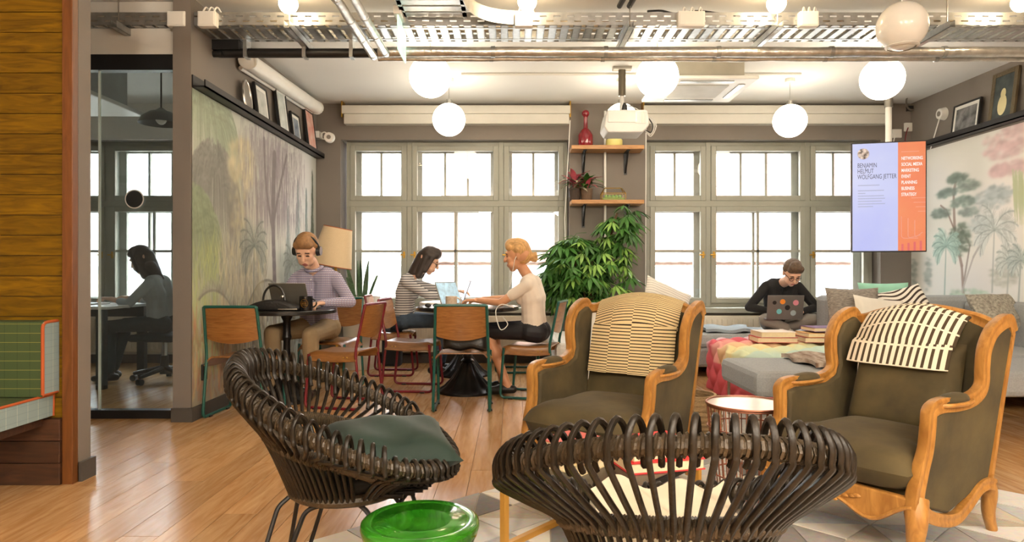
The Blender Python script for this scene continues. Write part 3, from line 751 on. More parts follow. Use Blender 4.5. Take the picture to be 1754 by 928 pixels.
# projector
pc = PP(1069, 212, 6.6)
M_proj = mat('projector_plastic', (196, 194, 190), .45, var=.03)
t = thing('projector', 'white ceiling projector on a pole with looping cables above the shelves', 'projector', pc)
MB().prism([(-.215, -.06), (-.18, -.115), (.15, -.115), (.21, -.05), (.21, .03), (.19, .1), (-.18, .1), (-.2, .03)], -.16, .16, 'Y').build('body', M_proj, t, 0, .012)
MB().bb(-.18, .1, -.166, -.16, -.02, .07).build('front_plate', M_proj, t, 0, .003)
for k in range(9): MB().bb(.08 + k * .012, .086 + k * .012, -.168, -.16, -.03, .08).build('vent_slat', M_alu, t, 0)
MB().cyl((-.02, 0, .1), (-.02, 0, CZ - pc.z - .12), .022, n=14).build('pole', M_proj, t); MB().cyl((-.02, 0, CZ - pc.z - .28), (-.02, 0, CZ - pc.z), .035, n=14).build('bracket', mat('bronze_steel', (96, 88, 74), .4, .6), t)
MB().bb(-.11, .07, -.04, .04, CZ - pc.z - .03, CZ - pc.z).build('ceiling_plate', M_alu, t, 0, .004)
MB().lathe([(.03, .1), (.035, .13), (.03, .17), (.02, .2)], 14).build('ball_mount', M_black, t)
for k in range(3): MB().tube(catmull([(0, 0, .18), (.1, 0, .16), (.2, .02, .1), (.27 + k * .02, 0, .0), (.26, 0, -.08 - k * .02), (.2, 0, -.06)], 5), .006, 6).build('cable', M_black if k == 0 else M_proj, t)
# siren / wall devices
def device(p, y, lab, X=None):
    t = thing('wall_speaker', lab, 'alarm', PP(p[0], p[1], y))
    return t
y_ = 7.9; t = device((565, 236), y_, 'white ring-shaped twin wall alarm beside the picture ledge')
MB().tube([(.04 + .035 * math.cos(a), -.02, -.01 + .04 * math.sin(a)) for a in [k * math.pi / 10 for k in range(20)]], .008, 8, True, Matrix.Translation((-.1, 0, .03))).build('ring', M_white, t)
MB().cyl((0, .0, 0), (0, -.05, 0), .062, .055, 24).build('disc', M_white, t); MB().cyl((0, -.05, 0), (0, -.056, 0), .025, .025, 20).build('lens', M_alu, t); MB().bb(-.2, -.12, -.01, .14, 0, .08).build('base', M_white, t, 0, .006)
t = thing('wall_speaker', 'white round wall sounder above the pale mural', 'alarm', (XR, 7.42, pz(195, 7.42)))
MB().cyl((0, 0, 0), (-.06, 0, 0), .07, .055, 24).build('disc', M_white, t); MB().cyl((-.06, 0, 0), (-.066, 0, 0), .028, .028, 16).build('lens', M_alu, t); MB().tube([(-.02, .05, -.03), (-.03, .2, -.35)], .006, 6).build('cable', M_white, t)
for p, lab in (((1556, 218), 'white wall socket with red cable above the television'), ((1535, 229), 'small white wall socket beside the television pole')):
    t = thing('wall_socket', lab, 'socket', PP(p[0], p[1], YB)); MB().bb(-.055, .055, -.025, .01, -.05, .05).build('plate', M_white, t, 0, .005)
    MB().tube(bez((-.02, -.03, -.01), (-.07, -.05, -.1), (-.06, -.03, -.25), 8), .006, 6).build('cable', M_red if p[0] == 1556 else M_white, t)
t = thing('cable_bracket', 'dark wall bracket with bundled wires between pole and pale mural', 'bracket', PP(1568, 186, YB - .02)); MB().bb(-.1, .12, -.03, .03, -.03, .03).build('plate', M_black, t, 0, .004)
MB().tube(catmull([(.05, -.03, 0), (-.1, -.05, -.02), (-.22, -.2, .06), (-.3, -.5, .12)], 6), .01, 6).build('wire', M_alu, t)
# ledges and pictures
t = thing('picture_ledge', 'long black picture ledge above the jungle mural', 'shelf', (XL, 0, 2.4))
MB().bb(0, .1, 4.9, YB - .03, 0, .012).build('board', M_black, t, 0); MB().bb(.09, .1, 4.9, YB - .03, 0, .055).build('lip', M_black, t, 0); MB().bb(0, .01, 4.9, YB - .03, 0, .09).build('back_strip', M_black, t, 0)
t = thing('picture_ledge', 'long black picture ledge above the pale mural', 'shelf', (XR, 0, 2.47))
MB().bb(-.1, 0, 4.6, YB - .03, 0, .012).build('board', M_black, t, 0); MB().bb(-.1, -.09, 4.6, YB - .03, 0, .06).build('lip', M_black, t, 0)
def picture(y, h, w, lab, side, z, fm=M_black, art=((70, 70, 70), (200, 200, 200)), fw=.02, oval=False, mount=True):
    t = thing('framed_print', lab, 'picture', ((XL + .075 if side < 0 else XR - .075), y, z), R(90) if side < 0 else R(-90))
    t.rotation_euler = (R(-7), 0, R(90) if side < 0 else R(-90))
    if oval:
        el = [(w / 2 * math.cos(a), 0, h / 2 + h / 2 * math.sin(a)) for a in [k * math.pi / 16 for k in range(32)]]
        MB().tube(el, .012, 8, True).build('frame', M_chrome, t); MB().prism([(p[0], p[2]) for p in el], -.004, .004, 'Y').build('mirror', M_alu, t)
        return t
    f_ = MB()
    for (a, b, c, d) in ((-w / 2, -w / 2 + fw, 0, h), (w / 2 - fw, w / 2, 0, h), (-w / 2 + fw, w / 2 - fw, 0, fw), (-w / 2 + fw, w / 2 - fw, h - fw, h)): f_.bb(a, b, -.015, .012, c, d)
    f_.build('frame', fm, t, 0, .003)
    MB().bb(-w / 2 + fw * .8, w / 2 - fw * .8, -.006, .005, fw * .8, h - fw * .8).build('mount', M_white, t, 0)
    k = .035 if mount else 0
    MB().bb(-w / 2 + fw + k, w / 2 - fw - k, -.009, -.005, fw + k, h - fw - k).build('print', mat('print_%d' % len(MATS), art[0], .6, vs=9, c2=art[1]), t, 0)
    return t
zl = 2.412
picture(5.78, .28, .16, 'small oval silver-framed mirror on the dark ledge', -1, zl, oval=True)
picture(6.12, .33, .30, 'black-framed grey landscape print beside the oval mirror', -1, zl, art=((150, 156, 150), (200, 200, 196)))
picture(6.68, .46, .30, 'tall black-framed pale drawing in the middle of the dark ledge', -1, zl, art=((206, 210, 206), (160, 168, 166)))
picture(7.08, .30, .28, 'small black-framed dark blue print on the dark ledge', -1, zl, art=((60, 70, 90), (150, 160, 170)))
picture(7.62, .46, .32, 'black-framed print with red flower at the end of the dark ledge', -1, zl, art=((214, 190, 176), (196, 120, 104)), mount=False)
picture(6.98, .33, .42, 'black-framed black and white photograph on the ledge over the pale mural', 1, 2.482, art=((30, 32, 34), (150, 150, 150)), fw=.018)
pf = picture(6.46, .50, .34, 'ornate antique gilt frame with portrait of a pale figure', 1, 2.482, mat('antique_gilt', (104, 92, 70), .5, .4, bump=.8, bs=50), ((34, 40, 44), (76, 86, 84)), .045, mount=False)
MB().ell((.0, -.01, .28), (.035, .004, .05)).ell((.0, -.01, .17), (.06, .004, .1)).build('painted_figure', mat('figure_paint', (206, 196, 150), .6), pf)
# ================================================= FURNITURE
# ---- booth bench
def tartan(name, base, l1, l2, s1, s2):
    def fn(nt, u, v):
        def band(x, per, w, off=0): return _math(nt, 'LESS_THAN', _math(nt, 'FRACT', _math(nt, 'ADD', _math(nt, 'MULTIPLY', x, per), off)), w)
        c = _mix(nt, _math(nt, 'MULTIPLY', band(u, s1, .05), .5), L(base), L(l1))
        c = _mix(nt, _math(nt, 'MULTIPLY', band(v, s2, .05), .5), c, L(l2))
        return c
    return uvmat(name, fn, .95)
def rbox(m, x0, x1, y0, y1, z0, z1):
    """box with uv on every face, in metres"""
    V = [(x0, y0, z0), (x1, y0, z0), (x1, y1, z0), (x0, y1, z0), (x0, y0, z1), (x1, y0, z1), (x1, y1, z1), (x0, y1, z1)]
    for f, ax in (((0, 1, 5, 4), (0, 2)), ((1, 2, 6, 5), (1, 2)), ((2, 3, 7, 6), (0, 2)), ((3, 0, 4, 7), (1, 2)), ((4, 5, 6, 7), (0, 1)), ((3, 2, 1, 0), (0, 1))):
        o = len(m.v); m.add([V[i] for i in f], [(0, 1, 2, 3)])
        for k, i in enumerate(f): m.uv[o + k] = (V[i][ax[0]], V[i][ax[1]])
    return m
T_gr = tartan('green_tartan', (70, 86, 54), (48, 58, 40), (178, 172, 84), 16, 22)
T_bl = tartan('blue_tartan', (142, 162, 164), (196, 204, 190), (110, 130, 132), 14, 30)
M_pipe = mat('orange_piping', (176, 84, 36), .7)
bx = -2.31
t = thing('booth_bench', 'upholstered tartan booth bench below the stained boards', 'bench', (0, 0, 0))
m = rbox(MB(), -4.2, bx - .001, 3.36, 3.478, .46, .83); o = m.build('back_cushion', T_gr, t, 0); 
rbox(MB(), bx - .004, bx + .004, 3.362, 3.476, .465, .825).build('cushion_end', T_bl, o, 0)
loop = fillet([(bx, 3.36, .47), (bx, 3.36, .825), (bx, 3.47, .828)], .03); MB().tube(loop, .008, 8).build('piping', M_pipe, o); MB().tube([(bx, 3.36, .468), (bx, 3.47, .468)], .007, 8).build('piping', M_pipe, o)
sx = -2.335
o = rbox(MB(), -4.2, sx, 2.86, 3.478, .345, .455).build('seat_cushion', T_gr, t, 0); rbox(MB(), sx - .002, sx + .004, 2.862, 3.476, .347, .45).build('cushion_end', T_bl, o, 0)
MB().tube([(sx + .002, 2.87, .455), (sx + .002, 3.478, .455)], .007, 8).build('piping', M_pipe, o); MB().tube([(sx + .002, 3.47, .345), (sx + .002, 3.474, .455)], .007, 8).build('piping', M_pipe, o)
MB().bb(-4.2, sx - .03, 2.95, 3.48, .30, .344).build('seat_board', M_bench, t, 0)
for k in range(3): MB().bb(-4.2, -2.28, 3.44, 3.48, .0 + k * .112, .109 + k * .112).build('base_board', M_bench, t, 0, .003)
# ---- tubular ply chairs
def chair(name, label, x, y, face, tube_m, ply_m, seat_m, grp):
    t = thing(name, label, 'chair', (x, y, 0), R(face - 90), grp)
    w = .215; H = .82
    for s in (-1, 1):
        q = fillet([(s * w, .2, .43), (s * w, .235, .011), (s * w, -.235, .011), (s * w * .96, -.19, .45), (s * w * .9, -.265, H)], .05, 5)
        MB().tube(q, .0115, 8).build('leg', tube_m, t)
        for q_ in (-.14, .14): MB().bb(s * w - .02, s * w + .02, q_ - .02, q_ + .02, .0, .012).build('foot_pad', M_black, t, 0)
    MB().tube(fillet([(-w * .9, -.262, H - .03), (-w * .9, -.267, H), (w * .9, -.267, H), (w * .9, -.262, H - .03)], .03, 4), .0115, 8).build('top_rail', tube_m, t)
    def seat(u, v):
        xx = (u - .5) * 2; yy = -.2 + .42 * v
        return (xx * .225, yy, .455 - .012 * math.sin(math.pi * v) - .07 * max(0, (abs(xx) - .72) / .28) ** 1.6 - .02 * max(0, (v - .85) / .15) ** 2)
    MB().grid(seat, 24, 10, .011).build('seat', seat_m, t, 50)
    def back(u, v):
        xx = (u - .5) * 2; zz = .585 + (.225) * v - .035 * (1 - v) * (1 - xx * xx)
        return (xx * .195, -.225 - .04 * (zz - .58) / .2 - .03 * (1 - xx * xx) + .012, zz)
    MB().grid(back, 16, 6, .01).build('backrest', ply_m, t, 50)
    for s in (-1, 1):
        for yy in (-.13, -.10): MB().ell((s * .228, yy, .41), (.006, .006, .006), 8, 5).build('rivet', M_brass, t)
    return t
CG = 'tubular ply chairs'
chair('cafe_chair', 'green-framed plywood chair standing against the jungle mural', -2.03, 5.2, 88, M_green, M_ply, M_seatply, CG)
chair('cafe_chair', 'red-framed plywood chair pulled up at the small round table', -1.35, 5.52, 167, M_red, M_ply, M_seatply, CG)
chair('cafe_chair', 'green-framed plywood chair under the man with headphones', -1.66, 6.28, -100, M_green, M_ply, M_seatply, CG)
chair('cafe_chair', 'green-framed plywood chair with a black leather bag on its seat', -.39, 5.42, 91, M_green, M_ply, M_seatply, CG)
chair('cafe_chair', 'green-framed plywood chair the blonde woman sits on', .18, 5.93, 165, M_green, M_ply, M_seatply, CG)
chair('cafe_chair', 'empty red-framed plywood chair between the two tables', -.91, 6.27, -6, M_red, M_ply, M_seatply, CG)
chair('cafe_chair', 'red-framed plywood chair the dark-haired woman sits on', -1.25, 7.2, 2, M_red, M_ply, M_seatply, CG)
chair('cafe_chair', 'green-framed plywood chair close to the window by the leafy plant', .06, 7.4, 180, M_green, M_ply, M_seatply, CG)
# ---- pedestal tables
def ptable(label, x, y, r, h, rx=1, mt=None):
    t = thing('pedestal_table', label, 'table', (x, y, 0))
    MB().lathe([(r * .97, h - .035), (r, h - .03), (r, h - .008), (r * .985, h), (0.0, h)], 48).build('table_top', mt or M_ttop, t)
    MB().lathe([(.16, h - .05), (.16, h - .035), (.05, h - .036)], 20).build('top_plate', M_iron, t)
    fl = lambda i, a: (.05 * math.cos(12 * a) if 2 <= i <= 6 else 0)
    MB().lathe([(a_ * rx, b_) for a_, b_ in ((.27, 0), (.27, .02), (.24, .035), (.20, .06), (.135, .13), (.085, .2), (.06, .25), (.048, .262), (.058, .28), (.035, .30))], 72, flute=fl).build('base', M_iron, t, 50)
    MB().lathe([(.03, .29), (.045, .32), (.03, .35), (.028, .5), (.04, .53), (.032, .56), (.03, h - .1), (.045, h - .07), (.05, h - .045)], 20).build('column', M_iron, t)
    return t
ptable('small black round pedestal table in front of the man with headphones', -1.87, 5.67, .40, .765, .74)
ptable('black round pedestal table with fluted iron base behind the green chair', -.40, 6.12, .46, .765)
ptable('round pedestal table beside the window between the two women', -.50, 7.1, .46, .76, mt=mat('pale_table_top', (214, 208, 198), .3))
# ---- floor lamp
y_ = 6.75; t = thing('floor_lamp', 'floor lamp with tilted beige drum shade behind the man with headphones', 'lamp', (px(578, y_), y_, 0))
MB().lathe([(.15, 0), (.15, .02), (.02, .03)], 24).build('base', M_brass, t); MB().cyl((0, 0, .02), (-.02, 0, 1.25), .014, n=12).build('pole', M_brass, t)
Mx = Matrix.Translation((-.03, 0, 1.32)) @ Matrix.Rotation(R(11), 4, 'Y')
M_shade = mat('linen_shade', (214, 192, 156), .8, var=.06, vs=80, st=(6, 6, 1)); M_shade.node_tree.nodes['Principled BSDF'].inputs['Transmission Weight'].default_value = 0
MB().lathe([(.205, -.19), (.14, .19), (.137, .19), (.202, -.19)], 40, M=Mx, cap=False).build('lamp_shade', M_shade, t)
MB().lathe([(.206, -.192), (.207, -.185), (.2, -.185)], 40, M=Mx, cap=False).build('shade_rim', M_pipe, t); MB().lathe([(.141, .192), (.142, .185), (.135, .185)], 40, M=Mx, cap=False).build('shade_rim', M_pipe, t)
MB().ell((0, 0, 0), (.04, .04, .06), M=Mx).build('bulb', M_white, t)
# ---- planters
def pot(name, label, x, y, r0, r1, h):
    t = thing(name, label, 'plant', (x, y, 0))
    p = MB().lathe([(r0, 0), (r1, h), (r1 - .02, h), (r1 - .025, h - .06), (.0, h - .06)], 36).build('pot', M_pot, t)
    MB().lathe([(r1 - .03, h - .058), (.0, h - .045)], 24, cap=False).build('soil', M_soil, t); return t
t = pot('snake_plant', 'tall white pot with upright snake plant beside the window', px(618, 7.6), 7.6, .175, .21, .80)
rg = random.Random(5)
for k in range(11):
    a = rg.uniform(0, 6.28); ln = rg.uniform(.25, .48); w = rg.uniform(.02, .03); tl = rg.uniform(.0, .12)
    m = MB(); b = Vector((math.cos(a) * .07, math.sin(a) * .07, .73)); d = Vector((math.cos(a) * tl, math.sin(a) * tl, ln)); sd = Vector((-math.sin(a + .5), math.cos(a + .5), 0))
    m.grid(lambda u, v: b + d * u + sd * (v - .5) * 2 * w * (1 - u ** 3) * (.6 + u * .8 if u < .4 else 1) + Vector((math.cos(a), math.sin(a), 0)) * .01 * (1 - abs(v - .5) * 4), 8, 4, .003)
    m.build('leaf', M_snake, t)
m = MB(); m.grid(lambda u, v: Vector((-.08 - .2 * u, -.05, .73 + .36 * u - .1 * u * u)) + Vector((.008, 0, .006)) * (v - .5) * 2, 8, 2, .002); m.build('leaf', M_snake, t)
t = pot('umbrella_plant', 'large leafy umbrella plant in a tall white pot below the shelves', px(1006, 7.5), 7.5, .165, .195, .70); t.scale = (1.1, .95, 1.06)
def leafmesh(n, ln, w):
    m = MB()
    for k in range(n):
        a = -2.2 + 4.4 * k / (n - 1); dr = .35 + .25 * abs(a) / 2.2
        d = Vector((math.sin(a), math.cos(a), -dr)); sd = Vector((math.cos(a), -math.sin(a), 0)); o = len(m.v)
        L_ = ln * (1 - .25 * abs(a) / 2.2)
        pts = []
        for u, ww in ((.12, .15), (.45, 1), (.75, .75), (1, .05)):
            c0 = d * L_ * u + Vector((0, 0, -.05 * u * u)); pts += [c0 - sd * w * ww, c0 + Vector((0, 0, -.006)), c0 + sd * w * ww]
        fs = []
        for i in range(3): fs += [(i * 3, i * 3 + 1, i * 3 + 4, i * 3 + 3), (i * 3 + 1, i * 3 + 2, i * 3 + 5, i * 3 + 4)]
        m.add(pts, fs)
    m.tube([(0, 0, 0), (0, -.06, .02), (0, -.14, -.02)], .0025, 4)
    return m
lm1 = leafmesh(8, .16, .02).mesh('leaf'); lm1.materials.append(M_leaf); lm2 = leafmesh(7, .13, .018).mesh('leaf'); lm2.materials.append(M_leaf2)
rg = random.Random(21)
tk = [[(0, 0, .66), (-.06, .02, .9), (-.14, .0, 1.15)], [(.02, 0, .66), (.05, -.03, .95), (.03, 0, 1.3)], [(.03, .03, .66), (.16, .03, 1.0), (.25, 0, 1.45), (.3, .0, 1.62)], [(-.03, 0, .66), (-.2, -.05, .8), (-.3, 0, 1.0)]]
for q in tk: MB().tube(catmull(q, 5), .011, 8).build('stem', M_bark, t)
def place_leaf(p, out):
    az = math.atan2(-out[0], out[1]) + rg.uniform(-.5, .5)
    link('leaf', lm1 if rg.random() < .72 else lm2, t, p, (rg.uniform(-.6, .35), rg.uniform(-.35, .35), az), (rg.uniform(.75, 1.15),) * 3)
for k in range(205):
    a = rg.uniform(0, 6.28); q = rg.uniform(.55, 1.0); zz = rg.uniform(-1, 1)
    rr = math.sqrt(max(0, 1 - zz * zz)) * q
    place_leaf(Vector((-.12 + rr * math.cos(a) * .34, rr * math.sin(a) * .34, 1.0 + zz * .36 - (.0))), (math.cos(a), math.sin(a)))
for k in range(60):
    u = rg.random(); a = rg.uniform(0, 6.28); b = Vector((.14 + .2 * u, 0, .8 + .85 * u)); rr = .16 * rg.random() ** .5 + .02
    place_leaf(b + Vector((rr * math.cos(a), rr * math.sin(a), rg.uniform(-.05, .05))), (math.cos(a), math.sin(a)))
for k in range(14): place_leaf(Vector((.36 + rg.uniform(-.06, .1), rg.uniform(-.08, .08), 1.5 - .06 * k)), (1, 0))
# ---- wall shelves and their things
for zz, lab in ((pz(252, 7.9), 'upper oak wall shelf on black brackets between the windows'), (pz(344, 7.9), 'lower oak wall shelf on black brackets between the windows')):
    t = thing('wall_shelf', lab, 'shelf', (0, 0, zz), 0, 'oak shelves')
    X0, X1 = px(978, 7.85), px(1101, 7.85)
    MB().bb(X0, X1, 7.76, YB + .005, -.045, 0).build('board', M_shelf, t, 0, .004)
    for xx in (X0 + .16, X1 - .17): MB().bb(xx - .018, xx + .018, YB - .012, YB + .005, -.3, -.045).bb(xx - .018, xx + .018, 7.8, YB, -.053, -.045).tube([(xx, YB - .012, -.28), (xx, 7.84, -.055)], .011, 6).build('bracket', M_black, t, 0)
zu, zl2 = pz(252, 7.9), pz(344, 7.9)
t = thing('glass_bottle', 'red glass bottle vase with round stopper on the upper shelf', 'vase', (px(1003, 7.88), 7.88, zu))
MB().lathe([(.08, 0), (.088, .02), (.088, .13), (.06, .18), (.026, .215), (.022, .34), (.028, .35)], 28).build('body', M_redgl, t); MB().ell((0, 0, .385), (.044, .044, .044), 20, 12).build('stopper', M_redgl, t)
t = thing('candle', 'pale yellow cylindrical candle on the upper shelf under the projector', 'candle', (px(1052, 7.88), 7.88, zu)); MB().lathe([(.09, 0), (.095, .01), (.095, .075), (.085, .085), (0, .08)], 28).build('wax', M_yel, t); MB().cyl((0, 0, .08), (0, 0, .1), .003, n=6).build('wick', M_black, t)
MB().lathe([(.06, .085), (.06, .14), (.0, .14)], 20).build('lid', M_yel, t)
t = thing('terrarium', 'small brass-edged glass terrarium on the lower shelf', 'terrarium', (px(1050, 7.88), 7.88, zl2))
ed = MB(); a, b, h1, h2 = .135, .07, .08, .145
pts = [(-a, -b, 0), (a, -b, 0), (a, b, 0), (-a, b, 0), (-a, -b, h1), (a, -b, h1), (a, b, h1), (-a, b, h1), (-a * .7, 0, h2), (a * .7, 0, h2)]
for i, j in ((0, 1), (1, 2), (2, 3), (3, 0), (0, 4), (1, 5), (2, 6), (3, 7), (4, 5), (5, 6), (6, 7), (7, 4), (4, 8), (7, 8), (5, 9), (6, 9), (8, 9)): ed.tube([pts[i], pts[j]], .005, 6)
ed.build('brass_edges', M_brass, t)
for f in ((0, 1, 5, 4), (1, 2, 6, 5), (2, 3, 7, 6), (3, 0, 4, 7), (4, 5, 9, 8), (7, 6, 9, 8)): MB().add([pts[i] for i in f], [(0, 1, 2, 3)]).build('pane', M_glass, t, 0)
MB().bb(-a + .01, a - .01, -b + .01, b - .01, .003, .03).build('moss', mat('moss', (120, 140, 60), .9, bump=.8, bs=80), t, 0)
for k in range(5): MB().ell((-.08 + k * .04, 0, .045), (.02, .02, .025), 8, 6).build('succulent', M_leaf2, t)
t = thing('potted_plant', 'red and green variegated leafy plant in dark pots on the lower shelf', 'plant', (px(993, 7.88), 7.88, zl2)); t.scale = (1, .72, 1)
for xx, mm in ((-.06, mat('dark_basket', (62, 48, 38), .7, bump=.6, bs=90)), (.08, mat('bronze_basket', (92, 70, 50), .6, bump=.6, bs=90))): MB().lathe([(.06, 0), (.072, .14), (.062, .14), (.06, .12), (0, .12)], 20, (xx, 0, 0)).build('pot', mm, t)
M_var = [mat('leaf_pink', (164, 70, 84), .45, var=.3, vs=14, rnd=.3), mat('leaf_cream_stripe', (196, 186, 160), .45, vs=16, c2=(90, 96, 60)), M_leaf, M_leaf]
def blade(ln, w):
    m = MB(); m.grid(lambda u, v: Vector(((v - .5) * 2 * w * math.sin(math.pi * min(.98, u * .9 + .1)), ln * u, .10 * ln * math.sin(u * 2.4) - .35 * ln * u * u + .01 * abs(v - .5))), 7, 2); return m
bms = []
for mm in M_var:
    k = blade(.22, .032).mesh('leaf'); k.materials.append(mm); bms.append(k)
rg = random.Random(9)
for k in range(58):
    left = k % 2; a = rg.uniform(0, 6.28)
    link('leaf', bms[rg.choice([0, 1, 1, 0]) if left else rg.choice([2, 2, 3, 0])], t, (-.06 if left else .08, 0, .13 + rg.random() * .1), (rg.uniform(.0, 1.2), 0, a), (rg.uniform(.7, 1.2),) * 3)
tag(MB().tube([(px(1037, 7.95), 7.98, 2.95), (px(1037, 7.95), 7.98, .9)], .014, 10).build('wall_pipe', M_white, None), 'thin white vertical pipe on the pier behind the shelves', 'pipe')
# radiators
for a, b, lab in ((-1.8, .5, 'beige radiator below the window behind the two women'), (1.75, 4.2, 'beige radiator below the window behind the man in black'), (-5.4, -3.2, 'beige radiator below the office window')):
    t = thing('radiator', lab, 'radiator', (0, 0, 0)); M_rad = mat('radiator_beige', (212, 202, 184), .5)
    MB().bb(a, b, 7.90, 7.94, .14, .56).build('panel', M_rad, t, 0, .008); MB().bb(a, b, 7.94, YB - .03, .5, .56).build('top_grille', M_rad, t, 0)
    fm = MB().bb(0, .02, 7.885, 7.9, .18, .52).mesh('fin', 0); fm.materials.append(M_rad)
    for k in range(int((b - a) / .06)): link('fin', fm, t, (a + .02 + k * .06, 0, 0))
    for xx in (a + .2, b - .2): MB().bb(xx - .02, xx + .02, 7.9, 7.95, 0, .14).build('foot', M_rad, t, 0)
# ---- television
y_ = 6.9; tc_ = PP(1522, 337, y_)
t = thing('television', 'portrait television screen on a pole with lavender and orange page', 'television', tc_, R(-15))
w, h = .69, 1.115
MB().bb(-w / 2, w / 2, 0, .045, -h / 2, h / 2).build('casing', M_black, t, 0, .006)
def emi(name, c, s, c2=None, vs=3):
    m = mat(name, c, .35, 0, .03, vs, emit=s, c2=c2); b = m.node_tree.nodes['Principled BSDF']
    for l in list(b.inputs['Base Color'].links): m.node_tree.links.remove(l)
    b.inputs['Base Color'].default_value = (.01, .01, .01, 1); return m
S_l = emi('screen_lavender', (204, 210, 240), .5, (176, 184, 242), .9); S_o = emi('screen_orange', (236, 112, 74), .5, (240, 140, 84), 1.5); S_d = emi('screen_ink', (40, 42, 62), .5); S_w = emi('screen_white', (255, 250, 244), .5); S_g = emi('screen_grey', (160, 166, 192), .5); S_p = emi('screen_coral', (240, 156, 130), .5)
k = .012; xs = w / 2 - k; xm = .085
MB().bb(-xs, xm, -.003, 0, -h / 2 + k, h / 2 - k).build('screen', S_l, t, 0); so = MB().bb(xm, xs, -.003, 0, -h / 2 + k, h / 2 - k).build('screen', S_o, t, 0)
rot = (R(90), 0, 0)
for i, tx in enumerate(('BENJAMIN', 'HELMUT', 'WOLFGANG JETTER')): textobj('screen_text', tx, .066, S_d, t, (-xs + .045, -.004, h / 2 - .255 - i * .058), rot, sx=.60, bold=.0)
for i, tx in enumerate(('NETWORKING', 'SOCIAL MEDIA', 'MARKETING', 'EVENT', 'PLANNING', 'BUSINESS', 'STRATEGY')): textobj('screen_text', tx, .046, S_w, t, (xm + .03, -.004, h / 2 - .19 - i * .0605), rot, sx=.62, bold=.0008)
for i, ln in enumerate((.2, 0, .24, .07, .24, .25, .22, .25, .14)):
    if ln: MB().bb(-xs + .05, -xs + .05 + ln, -.0035, -.003, h / 2 - .44 - i * .027, h / 2 - .432 - i * .027).build('text_line', S_g, t, 0)
MB().bb(xm + .03, xm + .19, -.0035, -.003, h / 2 - .112, h / 2 - .105).build('text_line', S_p, t, 0)
MB().lathe([(0, 0), (.055, 0), (.055, .001), (0, .001)], 28, cap=False, M=Matrix.Translation((-xs + .1, -.004, h / 2 - .115)) @ Matrix.Rotation(R(90), 4, 'X')).build('avatar', mat('avatar_photo', (52, 40, 36), .5, vs=30, c2=(190, 180, 176), emit=.3), t)
for i in range(3):
    MB().tube(fillet([(xm + .03 + i * .06, -.004, -.2 - i * .02), (xm + .03 + i * .06, -.004, -.42), (xm + .18 + i * .02, -.004, -.42 + i * .03)], .03), .004, 4).build('graphic_line', S_p, t)
for i in range(4): MB().bb(xm + .03 + i * .055, xm + .05 + i * .055, -.0035, -.003, -h / 2 + .012, -h / 2 + .08 + .01 * i).build('graphic_bar', emi('screen_rose', (222, 90, 96), .5), t, 0)
for i in range(4): MB().bb(xm + .12 + .02 * i, xs, -.0035, -.003, -.02 - i * .045, -.014 - i * .045).build('graphic_line', S_p, t, 0)
MB().cyl((.02, .08, -.2), (.02, .08, CZ - tc_.z), .03, n=16).build('pole', M_white, t); MB().cyl((.02, .08, CZ - tc_.z - .3), (.02, .08, CZ - tc_.z), .04, n=16).build('pole_clamp', M_alu, t); MB().bb(-.15, .2, .045, .08, -.2, .2).build('mount', M_black, t, 0)
# ---- cushions
def pillow(name, label, M, w, h, th, m, grp=None, seam=None, cat='cushion'):
    mb = MB(); n = 18
    def f(s):
        def g(u, v):
            a, b = u * 2 - 1, v * 2 - 1
            p = (max(0, 1 - a ** 4) * max(0, 1 - b ** 4)) ** .55
            sh = 1 - .07 * (1 - abs(b) ** 2) * abs(a) ** 2
            sv = 1 - .07 * (1 - abs(a) ** 2) * abs(b) ** 2
            return (a * w / 2 * sh, s * th / 2 * p * (1 + .08 * math.sin(7 * a + 3 * b)), b * h / 2 * sv)
        return g
    mb.grid(f(-1), n, n); mb.grid(lambda u, v: f(1)(1 - u, v), n, n)
    o = mb.build(name, m, None, 60); o.matrix_world = M
    return tag(o, label, cat, grp)
def MP(p, rz=0, tilt=0, roll=0): return Matrix.Translation(p) @ Matrix.Rotation(rz, 4, 'Z') @ Matrix.Rotation(tilt, 4, 'X') @ Matrix.Rotation(roll, 4, 'Y')
def stripes(name, c0, c1, n, duty, bend=0, axis=1):
    def fn(nt, u, v):
        s = v if axis else u; o = u if axis else v
        if bend: s = _math(nt, 'ADD', s, _math(nt, 'MULTIPLY', _math(nt, 'SINE', _math(nt, 'MULTIPLY', o, 5.0)), bend))
        return _mix(nt, _math(nt, 'LESS_THAN', _math(nt, 'FRACT', _math(nt, 'MULTIPLY', s, n)), duty), L(c0), L(c1))
    return uvmat(name, fn)
# ---- sofas
def block(name, m, parent, x0, x1, y0, y1, z0, z1, b=.03): return MB().bb(x0, x1, y0, y1, z0, z1).build(name, m, parent, 0, b)
t = thing('daybed_sofa', 'long grey backless sofa under the window where the man sits', 'sofa', (0, 0, 0))
block('base', M_gfab, t, 1.55, 4.6, 6.95, 7.86, .1, .3); block('seat_cushion', M_gfab, t, 1.55, 3.05, 6.93, 7.86, .3, .44, .04); block('seat_cushion', M_gfab, t, 3.06, 4.6, 6.93, 7.86, .3, .44, .04)
for xx in (1.65, 3.0, 4.5): [MB().cyl((xx, q_, 0), (xx, q_, .1), .02, n=10).build('leg', M_black, t) for q_ in (7.0, 7.8)]
t = thing('daybed_sofa', 'pale fabric sofa end standing behind the striped-throw armchair', 'sofa', (0, 0, 0))
block('base', M_lfab, t, .40, 1.5, 6.02, 7.3, .12, .28); block('seat_cushion', M_lfab, t, .38, 1.5, 6.0, 7.3, .28, .44, .045)
for xx in (.5, 1.4): [MB().cyl((xx, q_, 0), (xx, q_, .12), .02, n=10).build('leg', M_chrome, t) for q_ in (6.1, 7.2)]
